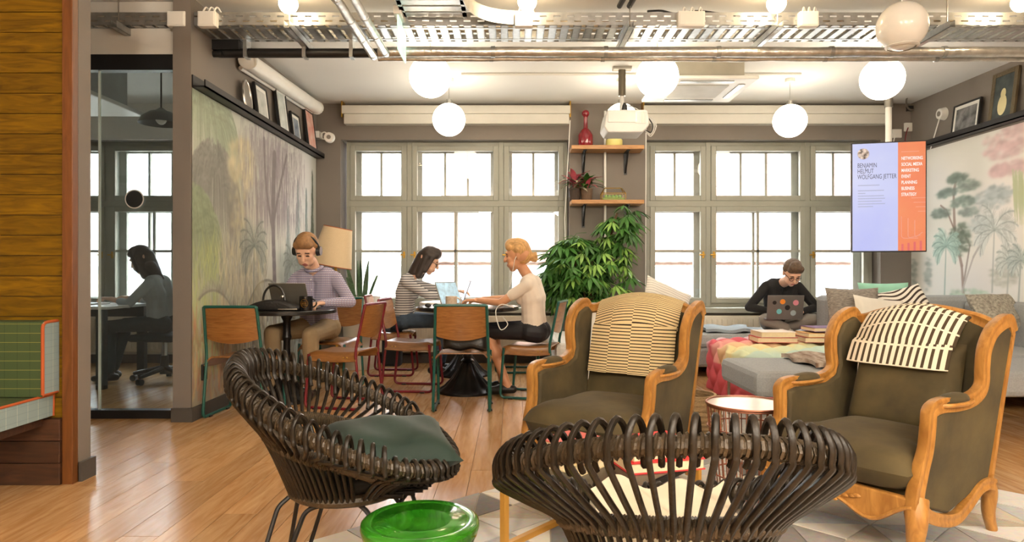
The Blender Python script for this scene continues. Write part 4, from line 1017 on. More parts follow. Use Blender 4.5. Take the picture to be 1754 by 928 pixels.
t = thing('corner_sofa', 'grey corner sofa with backrest holding cushions along the pale mural', 'sofa', (0, 0, 0))
block('base', M_gfab, t, 3.12, 4.6, 5.35, 6.88, .1, .3); block('seat_cushion', M_gfab, t, 3.1, 4.6, 5.33, 6.62, .3, .43, .04); block('backrest', M_gfab, t, 3.05, 4.6, 6.6, 6.88, .3, .84, .05); block('side_back', M_gfab, t, 4.35, 4.64, 5.3, 6.6, .3, .80, .05)
for xx in (3.2, 4.5): [MB().cyl((xx, q_, 0), (xx, q_, .1), .02, n=10).build('leg', M_black, t) for q_ in (5.45, 6.8)]
t = thing('chaise_bench', 'low grey upholstered bench on thin steel legs beside the rainbow ottoman', 'bench', (0, 0, 0))
block('seat', M_gfab, t, 1.57, 4.55, 4.4, 5.15, .26, .43, .04); 
for xx in (1.62, 2.6, 4.4): 
    for yy in (4.45, 5.1): MB().cyl((xx, yy, 0), (xx, yy, .27), .011, n=8).build('leg', M_chrome, t)
o = pillow('cushion', 'grey knitted square cushion leaning on the corner sofa back', MP((px(1462, 6.45), 6.45, .69), R(-8), R(-14)), .48, .48, .16, mat('grey_knit', (168, 160, 150), .95, vs=30, c2=(104, 98, 94), st=(1, 1, 6), bump=.6, bs=50))
pillow('cushion', 'plain white cushion on the corner sofa beside the grey knitted one', MP((px(1508, 6.25), 6.25, .64), R(6), R(-22), R(8)), .48, .42, .15, mat('white_linen', (222, 218, 208), .9, bump=.2, bs=80))
pillow('cushion', 'mint green cushion behind the others on the corner sofa', MP((px(1515, 6.66), 6.66, .80), R(0), R(-10)), .5, .34, .12, mat('mint_fabric', (150, 206, 184), .85))
pillow('cushion', 'black and white zebra striped cushion on the corner sofa', MP((px(1556, 6.4), 6.4, .73), R(0), R(-30), R(-14)), .46, .44, .13, stripes('zebra', (232, 228, 218), (70, 60, 54), 9, .42, .12))
pillow('cushion', 'dark grey shaggy cushion on the corner sofa by the mural', MP((px(1708, 5.95), 5.95, .72), R(10), R(-35)), .45, .38, .15, mat('shaggy_grey', (120, 116, 108), .95, vs=50, bump=1, bs=70, c2=(176, 172, 160)))
pillow('cushion', 'thin pinstriped white cushion seen above the striped-throw armchair', MP((px(1140, 7.1), 7.1, .735), R(20), R(-20), R(25)), .54, .46, .14, stripes('pinstripe', (226, 222, 214), (150, 146, 140), 16, .14))
MB_ = MB()
t = thing('flower_ornament', 'white paper lotus ornament on the sofa back behind the mint cushion', 'ornament', (px(1492, 6.76), 6.76, .86))
pm_ = blade(.1, .03).mesh('petal'); pm_.materials.append(M_white)
for k in range(16): link('petal', pm_, t, (0, 0, 0), (.5 + .4 * (k % 3), 0, k * .8))
MB().cyl((0, 0, -.02), (0, 0, .02), .03, .03, 12).build('stand', M_white, t)
# throws on the sofas
def cloth(name, label, x0, x1, y0, y1, z, m, amp=.01, n=30, cat='blanket', th=.015):
    mb = MB(); mb.grid(lambda u, v: (x0 + (x1 - x0) * u + .02 * math.sin(9 * v), y0 + (y1 - y0) * v + .02 * math.sin(8 * u), z + th + amp * math.sin(11 * u + 4 * v) * math.sin(7 * v + 2 * u) + amp), n, n, th)
    return tag(mb.build(name, m, None, 60), label, cat)
cloth('folded_blanket', 'folded grey blue blanket lying on the sofa under the window', px(1200, 7.2), px(1290, 7.2), 7.0, 7.55, .44, mat('blue_grey_wool', (146, 158, 166), .95, bump=.5, bs=100), .012, th=.03)
cloth('fur_throw', 'brown and white striped fur throw lying on the grey bench', px(1365, 4.8), px(1500, 4.8), 4.5, 5.1, .43, mat('fur', (122, 96, 76), .95, vs=7, st=(3, 1, 1), bump=1, bs=60, c2=(206, 192, 176)), .012, th=.03)
# ---- rainbow tufted ottoman
ot = thing('tufted_ottoman', 'big rainbow coloured tufted square ottoman with a pink base', 'ottoman', (2.40, 5.92, 0), R(-2))
mb = MB(); a_, b_ = .58, .60; H = .43; NS, NT = 260, 60
pal = [(206, 92, 104), (226, 158, 150), (222, 186, 146), (226, 212, 160), (206, 214, 178), (184, 206, 194), (192, 198, 208), (212, 178, 190)]
cols = []
def supe(th, e=5.5):
    c_, s_ = math.cos(th), math.sin(th); k = (abs(c_) ** e + abs(s_) ** e) ** (-1 / e); return c_ * k, s_ * k
vs_ = []; fs_ = []
for j in range(NT + 1):
    t_ = j / NT
    for i in range(NS):
        th = 2 * math.pi * i / NS; cx_, cy_ = supe(th)
        if t_ < .4: k = 1; z = H * .92 * t_ / .4
        elif t_ < .5: q = (t_ - .4) / .1 * math.pi / 2; k = 1 - .07 * (1 - math.cos(q)); z = H * (.92 + .08 * math.sin(q))
        else: k = .93 * (1 - (t_ - .5) / .5); z = H
        x, y = cx_ * a_ * k, cy_ * b_ * k
        if t_ >= .42:
            d = math.sqrt(abs(math.sin(math.pi * (x + y) / .3) * math.sin(math.pi * (x - y) / .3))); z += .06 * d - .03
        else:
            s_ = th * .65; d = math.sqrt(abs(math.sin(math.pi * (s_ + z) / .26) * math.sin(math.pi * (s_ - z) / .26))); x *= 1 + .07 * d; y *= 1 + .07 * d
        vs_.append((x, y, z + .004))
        if z < H * .62: c_ = pal[0]
        else:
            q = (x * .45 - y * 1.0) / .2 + 11.0 + .3 * math.sin(x * 9); kk = math.floor(q) % 8; f_ = min(1, max(0, (q % 1 - .7) / .3)); A, B = pal[kk], pal[(kk + 1) % 8]; c_ = [A[n] * (1 - f_) + B[n] * f_ for n in range(3)]
        cols.append([lin(v) for v in c_] + [1])
for j in range(NT):
    for i in range(NS): q = (i + 1) % NS; fs_.append((j * NS + i, j * NS + q, (j + 1) * NS + q, (j + 1) * NS + i))
mb.add(vs_, fs_); o = mb.build('tufted_cover', attrmat('rainbow_velvet', .85), ot, 180)
at = o.data.color_attributes.new('paint', 'FLOAT_COLOR', 'POINT'); at.data.foreach_set('color', np.array(cols, np.float32).ravel())
bt = MB().ell((0, 0, 0), (.012, .012, .008), 8, 5).mesh('button'); bt.materials.append(mat('button_fabric', (214, 150, 140), .8))
for i in range(-6, 7):
    for j in range(-6, 7):
        if (i + j) % 2 == 0 and abs(i * .15) < .5 and abs(j * .15) < .52: link('button', bt, ot, (i * .15, j * .15, H - .025))
# ---- books
def book(label, M, w, d, h, c, grp=None, open_=False):
    t = thing('book', label, 'book', (0, 0, 0), 0, grp); t.matrix_world = M
    cm = mat('cover_%d_%d_%d' % c, c, .5, var=.06)
    b = MB().bb(-w / 2, w / 2, -d / 2, d / 2, 0, .004).bb(-w / 2, w / 2, -d / 2, d / 2, h - .004, h).bb(-w / 2, w / 2, d / 2 - .004, d / 2, .0, h)
    b.build('cover', cm, t, 0); MB().bb(-w / 2 + .005, w / 2 - .005, -d / 2 + .006, d / 2 - .004, .004, h - .004).build('pages', M_paper, t, 0); return t
bz = .464; by = 5.62
for i, (p, q, w, h, c, lab) in enumerate(((1305, 0, .34, .045, (196, 70, 60), 'large book with red cover under the pile on the rainbow ottoman'), (1305, 1, .30, .045, (216, 200, 184), 'large pale book with pink jacket on the rainbow ottoman'),
                                          (1385, 0, .32, .045, (150, 60, 56), 'wide art book with spine away on the rainbow ottoman'), (1385, 1, .28, .035, (226, 176, 110), 'orange art book in the pile on the rainbow ottoman'), (1390, 2, .24, .035, (96, 54, 108), 'purple book on top of the pile on the rainbow ottoman'))):
    book(lab, Matrix.Translation((px(p, 5.75) + .18, 5.98, bz + q * .047)) @ Matrix.Rotation(R(-2 + 3 * q), 4, 'Z'), w, .26, h, c, 'books on the ottoman')
# ---- rug of hide triangles
u_ = Vector((.74, .673, 0)).normalized(); v_ = Vector((u_.y, -u_.x, 0))
rug = thing('patchwork_rug', 'patchwork hide rug of grey and cream triangles under the lounge chairs', 'rug', (-.86, 2.66, 0), math.atan2(u_.y, u_.x) )
RU, RV, NS = 2.86, 2.86, 12
MB().bb(0, RU, -RV, 0, 0, .006).build('backing', mat('rug_backing', (196, 188, 174), .95), rug, 0)
m, nt, b = _base('hide')
oi = _n(nt, 'ShaderNodeObjectInfo'); rp = _n(nt, 'ShaderNodeValToRGB'); rp.color_ramp.interpolation = 'CONSTANT'
while len(rp.color_ramp.elements) < 7: rp.color_ramp.elements.new(.5)
for e, (p, c_) in zip(rp.color_ramp.elements, ((0, (226, 220, 208)), (.2, (196, 186, 170)), (.36, (160, 156, 152)), (.5, (128, 124, 122)), (.62, (214, 212, 208)), (.78, (178, 166, 148)), (.9, (186, 188, 188)))): e.position = p; e.color = L(c_)
nt.links.new(oi.outputs['Random'], rp.inputs[0]); no = _n(nt, 'ShaderNodeTexNoise'); no.inputs['Scale'].default_value = 40
tcn = _n(nt, 'ShaderNodeTexCoord'); nt.links.new(tcn.outputs['Object'], no.inputs[0])
nt.links.new(_mix(nt, .25, rp.outputs[0], no.outputs[1], 'OVERLAY'), b.inputs['Base Color']); b.inputs['Roughness'].default_value = .9
M_hide = m
s = RU / NS; g = .004
A_ = MB().prism([(g, g * .6), (s - g * 1.6, g * .6), (s - g * 1.6, s - g * 2)], .006, .011).mesh('triangle', 0); B_ = MB().prism([(g * .6, g * 2), (s - g * 2, s - g * .6), (g * .6, s - g * .6)], .006, .0116).mesh('triangle', 0)
for q in (A_, B_): q.materials.append(M_hide)
for i in range(NS):
    for j in range(NS):
        for q in (A_, B_):
            ang = ((i * 2 + j) % 4) * 90 if False else (90 if (i + j) % 2 else 0)
            off = (s, 0) if ang == 90 else (0, 0)
            link('triangle', q, rug, (i * s + off[0], -RV + j * s + off[1], 0), (0, 0, R(ang)))
r2 = MB().bb(1.15, 2.3, 4.0, 5.25, 0, .012); tag(r2.build('shag_rug', mat('shag', (206, 200, 190), .95, var=.12, vs=40, bump=1, bs=90), None, 0, .005), 'pale grey shaggy rug in front of the rainbow ottoman', 'rug')
# ================================================= LOUNGE FOREGROUND
def wicker(label, x, y, face, grp='black rattan tub chairs'):
    t = thing('rattan_chair', label, 'chair', (x, y, 0), R(face - 90), grp)
    # local front = +Y
    ax, ay = .385, .355
    def rim(a, k=1.0, dz=0): 
        yy = -math.cos(a); xx = math.sin(a)
        return Vector((xx * ax * k, yy * ay * k, .58 - .165 * yy + dz))
    def hoop(a):
        return Vector((math.sin(a) * .245, -math.cos(a) * .235 - .03, .485 + .065 * math.cos(a)))
    def base(a): return Vector((math.sin(a) * .18, -math.cos(a) * .18, .335))
    NR = 64
    ring = [rim(2 * math.pi * k / 96) for k in range(96)]
    r = MB().tube(ring, .02, 10, True).build('rim', M_ratt2, t)
    co = []
    for k in range(170 * 9):
        a = 2 * math.pi * k / (170 * 9); p = rim(a); o_ = Vector((math.sin(a), -math.cos(a), 0)); b = 2 * math.pi * k / 9
        co.append(p + o_ * .0225 * math.cos(b) + Vector((0, 0, 1)) * .0225 * math.sin(b))
    MB().tube(co, .0045, 4, True).build('binding', M_ratt2, r)
    for k in range(NR):
        a = -math.pi + 2 * math.pi * (k + .5) / NR
        front = abs(a) > math.pi - .95      # low front edge: short tight loops
        da = .05
        o_ = Vector((math.sin(a), -math.cos(a), 0)); up = Vector((0, 0, 1))
        h = .05 if not front else .026
        q = rim(a); q2 = rim(a + da)
        head = [q + o_ * .030 - up * .012, q + o_ * .03 + up * h * .55, q.lerp(q2, .5) + o_ * .004 + up * (h + .008), q2 - o_ * .026 + up * h * .5, q2 - o_ * .03 - up * .03, q2 - o_ * .04 - up * .05]
        bs_ = base(a * .9)
        if front: pts = [bs_ + Vector((0, .02, 0)), bs_.lerp(q, .55) + up * .0, q + o_ * .024 - up * .026] + head
        else:
            lo = hoop(a * .93) + o_ * .020; e0 = q + o_ * .026 - up * .03
            pts = [bs_ + o_ * .012, bs_.lerp(lo, .6), lo, lo.lerp(e0, .5), e0] + head
        MB().tube(catmull(pts, 4), .0074, 6).build('rod', M_ratt, t, 60)
    hp = [hoop(-1.75 + 3.5 * k / 40) for k in range(41)]
    hp = [hp[0] + Vector((0.02, .14, -.05))] + hp + [hp[-1] + Vector((-.02, .14, -.05))]
    hb = MB().tube(catmull(hp, 2), .019, 10).build('lower_hoop', M_ratt2, t)
    co = []; path = catmull(hp, 12); n = len(path)
    for k in range(n * 2):
        i = k / 2; p = path[min(int(i), n - 1)].lerp(path[min(int(i) + 1, n - 1)], i % 1); o_ = Vector((p.x, p.y, 0)).normalized(); b = k * .8
        co.append(p + o_ * .021 * math.cos(b) + Vector((0, 0, 1)) * .021 * math.sin(b))
    MB().tube(co, .0045, 4).build('binding', M_ratt2, hb)
    MB().tube([base(2 * math.pi * k / 40) for k in range(40)], .02, 10, True).build('base_ring', M_ratt2, t)
    for k in range(11): xx = -.15 + .03 * k; yy = math.sqrt(max(0, .18 ** 2 - xx * xx)); MB().cyl((xx, -yy, .34), (xx, yy + .12, .345), .008, n=6).build('seat_rod', M_ratt, t)
    for s in (-1, 1):
        MB().tube(fillet([(s * .1, -.17, .325), (s * .12, -.2, .30), (s * .2, -.27, .008), (s * .2, -.20, .008), (s * .15, -.1, .30), (s * .14, .0, .325)], .03), .008, 8).build('leg', M_black, t)
        MB().tube(fillet([(s * .13, .05, .325), (s * .15, .1, .30), (s * .22, .28, .008), (s * .16, .28, .008), (s * .1, .2, .31), (s * .05, .22, .325)], .03), .008, 8).build('leg', M_black, t)
    return t
wicker('black rattan tub chair with a dark green velvet cushion in it', -.575, 2.38, 0)
wicker('black rattan tub chair with a beige seat pad, standing before the coffee table', .375, 1.67, 88)
M_dgv = mat('dark_green_velvet', (20, 42, 34), .75, var=.3, vs=4, sheen=.08, bump=.1, bs=14)
pillow('velvet_cushion', 'dark green velvet cushion lying in the rattan chair', MP((-.43, 2.38, .476), R(24), R(-84), R(6)), .44, .40, .14, M_dgv)
def seatpad(label, x, y, z, r, m):
    o = MB().lathe([(0, 0), (r * .9, .0), (r, .025), (r * .95, .055), (r * .6, .075), (0, .07)], 32, cap=False).build('seat_pad', m, None, 60); o.location = (x, y, z); return tag(o, label, 'cushion')
seatpad('round dark seat pad in the rattan chair below the green cushion', -.575, 2.38, .352, .2, mat('dark_pad', (30, 28, 26), .85))
seatpad('round beige seat pad in the rattan chair before the coffee table', .375, 1.69, .352, .2, mat('beige_pad', (176, 162, 138), .9, bump=.2, bs=10))
mb = MB(); mb.grid(lambda u, v: (.22 + .38 * u, 1.72 + .2 * v + .02 * math.sin(7 * u), .425 + .06 * v ** 1.5 + .018 * math.sin(14 * u + 5 * v)), 30, 12, .02)
tag(mb.build('linen_throw', mat('beige_linen', (196, 186, 164), .9, bump=.3, bs=20), None, 60), 'crumpled beige linen throw on the rattan chair before the coffee table', 'blanket')
# ---- green glass stool
st = thing('glass_stool', 'translucent green drum stool with glossy dished top', 'stool', (px(720, 1.96), 1.96, 0)); st.scale = (1, 1, 1.06)
M_gg = mat('green_resin', (24, 128, 20), .05, var=.5, vs=7, coat=1, c2=(90, 206, 50)); bb_ = M_gg.node_tree.nodes['Principled BSDF']; bb_.inputs['Transmission Weight'].default_value = .6; bb_.inputs['IOR'].default_value = 1.3
MB().lathe([(.15, 0), (.165, .02), (.14, .07), (.12, .16), (.125, .22), (.15, .28), (.164, .31), (.170, .33), (.168, .343), (.156, .350), (.14, .345)], 56).build('body', M_gg, st, 60)
MB().lathe([(.142, .340), (.135, .3475), (.05, .343), (.022, .341), (.02, .334), (0, .334)], 56, cap=False).build('dished_top', M_gg, st, 60)
MB().lathe([(.024, .339), (.026, .3445), (.02, .345), (.018, .338)], 28, cap=False).build('centre_ring', mat('ring_green', (20, 84, 24), .2), st)
# ---- coffee table
ct = thing('coffee_table', 'square coffee table with black top and brass legs under the books', 'table', (-.05, 2.62, 0), R(49.5))
cl_, cw_, ch = .58, .56, .345        # local x along the rear edge, local -y towards the rattan chair
MB().bb(0, cl_, -cw_, 0, ch - .03, ch).build('table_top', M_ttop, ct, 0, .004)
M_bl = mat('oak_leg', (196, 144, 60), .4, .2)
for xx in (.015, cl_ - .015):
    for yy in (-.015, -cw_ + .015): MB().bb(xx - .013, xx + .013, yy - .013, yy + .013, 0.01, ch - .03).build('leg', M_bl, ct, 0, .002)
    MB().bb(xx - .012, xx + .012, -cw_, 0, .012, .034).build('stretcher', M_bl, ct, 0)
for yy in (-.015, -cw_ + .015): MB().bb(0, cl_, yy - .012, yy + .012, .012, .034).build('stretcher', M_bl, ct, 0)
def bk(lab, x, y, q, rz, w, d, h, c): book(lab, Matrix.Translation((x, y, q)) @ Matrix.Rotation(R(rz), 4, 'Z'), w, d, h, c, 'books on the coffee table')
for (lab, x, y, q, rz, w, d, h, c) in (('thick red book at the bottom of the coffee table stack', .545, 2.60, .345, 14, .30, .22, .042, (206, 48, 52)), ('red book lying on top of the other red one', .53, 2.61, .387, 22, .28, .21, .05, (208, 58, 58)),
    ('cream covered book low in the coffee table pile', .235, 2.60, .345, -40, .22, .22, .034, (206, 190, 150)), ('tan book in the middle of the coffee table pile', .235, 2.60, .379, -34, .21, .21, .034, (186, 160, 120)), ('light red book topping the coffee table pile', .24, 2.60, .413, -44, .2, .2, .03, (196, 92, 84))):  # top book of the pile has a lighter, duller red cover
    bk(lab, x, y, q, rz, w, d, h, c)
mg = MB().bb(-.13, .13, -.09, .09, 0, .008); o = mg.build('magazine', mat('magazine_cover', (214, 180, 160), .4, vs=16, c2=(190, 60, 50)), None, 0); o.location = (.30, 2.87, .345); o.rotation_euler = (0, 0, R(50)); tag(o, 'colourful magazine lying flat on the coffee table', 'magazine')
# ---- copper wire basket table
bt_ = thing('wire_basket_table', 'copper wire basket side table with a white marble top', 'table', (1.12, 3.25, 0))
r0, r1, h = .145, .185, .45
for z, r in ((.006, r0), (.12, r0 + .015), (.23, r0 + .026), (.34, r0 + .038), (h - .01, r1)): MB().tube([(r * math.cos(a), r * math.sin(a), z) for a in [k * math.pi / 24 for k in range(48)]], .004, 6, True).build('hoop', M_copper, bt_)
for k in range(36):
    a = k * math.pi / 18; MB().tube([(r0 * math.cos(a), r0 * math.sin(a), .006), (r1 * math.cos(a), r1 * math.sin(a), h - .01)], .003, 5).build('wire', M_copper, bt_)
MB().lathe([(0, h - .012), (r1 - .004, h - .012), (r1 - .002, h), (0, h)], 40, cap=False).build('table_top', M_marble, bt_); MB().tube([((r1 + .003) * math.cos(a), (r1 + .003) * math.sin(a), h) for a in [k * math.pi / 24 for k in range(48)]], .006, 6, True).build('top_rim', M_copper, bt_)
pf_ = thing('woven_pouf', 'round woven jute basket standing behind the striped-throw armchair', 'basket', (px(1192, 4.15), 4.25, 0))
MB().lathe([(.12, 0), (.16, .05), (.175, .15), (.165, .27), (.15, .32), (.135, .32), (.13, .1), (0, .1)], 32).build('body', mat('jute', (176, 148, 108), .9, var=.2, vs=60, st=(1, 1, 5), bump=1, bs=80), pf_)
for k in range(11): q = .02 + k * .028; rr = .125 + .05 * math.sin(math.pi * min(1, (k + 1) / 11) * .8 + .2); MB().tube([(rr * math.cos(a), rr * math.sin(a), q) for a in [i * math.pi / 16 for i in range(32)]], .014, 6, True).build('coil', MATS['jute'], pf_)
# ---- wing armchairs
WP = [(-.030, -.020), (-.016, -.024), (-.008, -.019), (.008, -.019), (.016, -.024), (.030, -.020), (.030, .012), (.020, .022), (.006, .016), (-.006, .016), (-.020, .022), (-.030, .012)]
def wing(label, x, y, face, velv, pad=True):
    t = thing('wing_armchair', label, 'armchair', (x, y, 0), R(face - 90), 'carved wing armchairs')
    # seat
    MB().bb(-.30, .30, -.27, .30, .22, .31).build('seat_deck', velv, t, 0, .02)
    def cush(sg):
        def g(u, v):
            a, b = u * 2 - 1, v * 2 - 1
            p = (max(0, 1 - abs(a) ** 7) * max(0, 1 - abs(b) ** 7)) ** .4
            wd = .275 + (.045 if v > .62 else 0) * min(1, (v - .62) / .08 if v > .62 else 0)
            return (a * wd, -.25 + .63 * v + .03 * (1 - a * a) * (1 if v > .5 else 0) * (v - .5) * 2, .372 + sg * (.088 * p + (.018 if sg > 0 else 0) * (1 - a * a) * (1 - b * b)))
        return g
    mb = MB(); mb.grid(cush(1), 26, 26); mb.grid(lambda u, v: cush(-1)(1 - u, v), 26, 26); sc_ = mb.build('seat_cushion', velv, t, 70)
    pth = [(s_ * .322, .39 + .0 * s_ - .0, .42) for s_ in (-1, -.5, 0, .5, 1)]
    # inside back
    def arch(u): return .90 + .075 * math.sin(math.pi * u) ** .8
    def bk_(th):
        def g(u, v):
            a = u * 2 - 1; z = .25 + (arch(u) - .25) * v
            return (a * .285, -.235 - .17 * (z - .25) / .65 + th * (.055 * (1 - a * a) * math.sin(math.pi * v) ** .5 + .01), z)
        return g
    mb = MB(); mb.grid(lambda u, v: bk_(1)(1 - u, v), 16, 14); mb.grid(lambda u, v: tuple(Vector(bk_(0)(u, v)) + Vector((0, -.075, 0))), 16, 14); mb.build('back_panel', velv, t, 60)
    if pad:
        mb = MB()
        def bc(sg):
            def g(u, v):
                a, b = u * 2 - 1, v * 2 - 1; p = (max(0, 1 - a ** 6) * max(0, 1 - b ** 6)) ** .45; z = .44 + .40 * v
                return (a * .25 * (1 - .05 * v), -.16 - .17 * (z - .44) / .5 + sg * .06 * p, z)
            return g
        mb.grid(lambda u, v: bc(1)(1 - u, v), 18, 18); mb.grid(bc(-1), 18, 18); mb.build('back_cushion', velv, t, 70)
    # side panels with wing
    prof = [(-.24, .20), (-.41, .90), (-.36, .935), (-.26, .905), (-.205, .84), (-.195, .76), (-.20, .70), (-.17, .645), (-.08, .615), (.06, .61), (.17, .615), (.235, .60), (.235, .55), (.25, .46), (.285, .38), (.31, .29), (.28, .235), (.10, .18), (-.08, .22)]
    for s in (-1, 1):
        mb = MB(); n = len(prof); rows = []
        sm = [tuple(p) for p in prof]
        def xo(z): return .325 + .035 * max(0, (z - .3)) / .6
        vs_ = []; 
        for (yy, zz) in sm: vs_.append((s * (xo(zz) - .045), yy, zz))
        for (yy, zz) in sm: vs_.append((s * (xo(zz) + .012), yy, zz))
        fs_ = [tuple(range(n)), tuple(range(2 * n - 1, n - 1, -1))] + [(k, n + k, n + (k + 1) % n, (k + 1) % n) for k in range(n)]
        mb.add(vs_, fs_); mb.build('side_panel', velv, t, 30, .012)
        edge = [(-.43, .90), (-.375, .955), (-.25, .92), (-.185, .845), (-.175, .76), (-.18, .70), (-.155, .66), (-.07, .632), (.06, .628), (.18, .635), (.255, .62), (.262, .56), (.27, .47), (.305, .38), (.335, .28), (.335, .22)]
        pth = catmull([(s * (xo(z_) + (-.005)), y_, z_) for y_, z_ in edge], 5)
        MB().sweep(pth, WP, up=(1, 0, 0), scale=[1.0 + .25 * max(0, (i - 60) / max(1, len(pth) - 60)) for i in range(len(pth))]).build('carved_edge', M_gold, t, 50)
        low = [(.33, .25), (.27, .205), (.15, .165), (.04, .155), (-.06, .19), (-.16, .24), (-.235, .25), (-.30, .235)]
        MB().sweep(catmull([(s * .335, y_, z_) for y_, z_ in low], 5), WP, up=(1, 0, 0), scale=.85).build('side_rail', M_gold, t, 50)
        MB().sweep(catmull([(s * .36, -.43, .90), (s * .345, -.36, .60), (s * .33, -.29, .27)], 6), [(-.012, -.012), (.012, -.012), (.012, .012), (-.012, .012)], up=(1, 0, 0)).build('back_stile', M_gold, t, 40)
        MB().ell((s * .338, .06, .645), (.04, .115, .028), 18, 10).build('arm_pad', velv, t)
        pad_e = [(s * .338 + .048 * math.cos(a), .06 + .13 * math.sin(a), .634) for a in [k * math.pi / 12 for k in range(24)]]
        MB().tube(pad_e, .009, 6, True).build('arm_moulding', M_gold, t)
        # cabriole legs
        q = catmull([(s * .315, .315, .27), (s * .335, .345, .20), (s * .33, .345, .12), (s * .315, .325, .05), (s * .325, .345, .015)], 5)
        MB().tube(q, [.05 - .028 * min(1, i / (len(q) - 5)) + (.008 if i > len(q) - 4 else 0) for i in range(len(q))], 12).build('leg', M_gold, t)
        q = catmull([(s * .31, -.27, .27), (s * .315, -.32, .19), (s * .31, -.325, .10), (s * .31, -.36, .015)], 5)
        MB().tube(q, [.04 - .017 * min(1, i / (len(q) - 3)) for i in range(len(q))], 12).build('leg', M_gold, t)
    cr = catmull([(-.36, -.425, .915), (-.29, -.415, .925), (-.2, -.425, .955), (0, -.43, .985), (.2, -.425, .955), (.29, -.415, .925), (.36, -.425, .915)], 6)
    MB().sweep(cr, WP, up=(0, 1, 0), scale=.95).build('crest_rail', M_gold, t, 50)
    # serpentine apron
    top = [(-.33 + .66 * k / 24, .285) for k in range(25)]; bot = [(x_, .20 + .04 * math.cos(x_ * 19) - .035 * math.exp(-(x_ / .12) ** 2)) for x_, _ in top[::-1]]
    ap = MB().prism(top + bot, .335, .37, 'Y').build('apron', M_gold, t, 30, .008)
    MB().tube([(x_, .374, z_ + .012) for x_, z_ in bot], .008, 6).build('apron_bead', M_gold, ap)
    fl = MB()
    for k in range(6): a = k * math.pi / 3; fl.ell((.026 * math.cos(a), .376, .225 + .02 * math.sin(a)), (.016, .008, .013), 8, 6)
    fl.ell((0, .38, .225), (.01, .008, .01), 8, 6)
    for s in (-1, 1):
        for k in range(3): fl.ell((s * (.06 + k * .025), .374, .23 + .006 * k), (.018, .006, .009), 8, 6)
    fl.build('carved_flower', M_gold, ap)
    return t
W1 = wing('dark olive velvet wing armchair with cream lined throw over its back', .50, 3.47, 236, M_velv, False); W1.scale = (.94,) * 3
W2 = wing('dark olive velvet wing armchair with white barred throw over its back', 1.55, 2.88, 213, M_velv); W2.scale = (.92,) * 3
# throws over the backs
def lined(nt, u, v):
    cu = _math(nt, 'FLOOR', _math(nt, 'MULTIPLY', u, 4.0))
    ph = _math(nt, 'FRACT', _math(nt, 'ADD', _math(nt, 'MULTIPLY', v, 60.0), _math(nt, 'MULTIPLY', cu, .5)))
    return _mix(nt, _math(nt, 'LESS_THAN', ph, .32), L((214, 192, 146)), L((58, 46, 36)))
def barred(nt, u, v):
    fu = _math(nt, 'FRACT', _math(nt, 'MULTIPLY', u, 15.0)); fv = _math(nt, 'FRACT', _math(nt, 'MULTIPLY', v, 7.0))
    a = _math(nt, 'MULTIPLY', _math(nt, 'LESS_THAN', fu, .42), _math(nt, 'GREATER_THAN', fv, .09))
    return _mix(nt, a, L((232, 222, 200)), L((74, 62, 46)))
def drape(label, W, w, prof, m, skew=0, off=0):
    pr = catmull([Vector((0, a, b)) for a, b in prof], 8); n = len(pr)
    def g(u, v):
        i = v * (n - 1); k = min(int(i), n - 2); p = pr[k].lerp(pr[k + 1], i - k); a = u * 2 - 1
        dome = .055 * (1 - a * a) if p.z > .85 else .055 * (1 - a * a) * .6
        return (a * w / 2 + off + skew * (p.z - .9), p.y + .006 * math.sin(9 * u + 6 * v) + (.03 * (1 - a * a) if p.y > -.4 else 0), p.z + (.075 * (math.cos(a * 1.4) - .2) * .8 if p.z > .8 else .075 * .8 * .6 * max(0, (p.z - .55) / .25)))
    mb = MB(); mb.grid(g, 30, 60, .008); o = mb.build('throw_blanket', m, None, 60)
    o.location = W.location; o.rotation_euler = W.rotation_euler; o.scale = W.scale
    return tag(o, label, 'blanket')
drape('cream throw with thin dark lines draped over a wing armchair back', W1, .52, [(-.245, .56), (-.27, .66), (-.305, .78), (-.36, .90), (-.40, .955), (-.44, .965), (-.485, .92), (-.48, .75), (-.46, .6)], uvmat('lined_throw', lined))
drape('white throw with short dark bars draped over a wing armchair back', W2, .47, [(-.19, .70), (-.235, .78), (-.30, .87), (-.37, .935), (-.41, .955), (-.45, .955), (-.485, .90), (-.47, .75)], uvmat('barred_throw', barred), 0, .03)
tag(MB().bb(-.012, .012, -.2, .0, 0, .01).build('x', M_yel, None), '', '') if False else None
# ================================================= PEOPLE
def capsule(mb, a, b, ra, rb, n=14, m=5):
    a, b = Vector(a), Vector(b); d = (b - a); d = d.normalized() if d.length > 1e-6 else Vector((0, 0, 1))
    path = []; rad = []
    for k in range(m + 1): q = math.pi / 2 * (1 - k / m); path.append(a - d * ra * math.sin(q)); rad.append(max(1e-4, ra * math.cos(q)))
    for k in range(m + 1): q = math.pi / 2 * k / m; path.append(b + d * rb * math.sin(q)); rad.append(max(1e-4, rb * math.cos(q)))
    mb.tube(path, rad, n)
def ik(s, h, l1, l2, hint):
    s, h = Vector(s), Vector(h); d = h - s; D = min(d.length, (l1 + l2) * .995); dn = d.normalized(); h = s + dn * D
    a = (l1 * l1 - l2 * l2 + D * D) / (2 * D); r = math.sqrt(max(0, l1 * l1 - a * a))
    hv = Vector(hint); hv = (hv - dn * hv.dot(dn)).normalized()
    return s + dn * a + hv * r, h
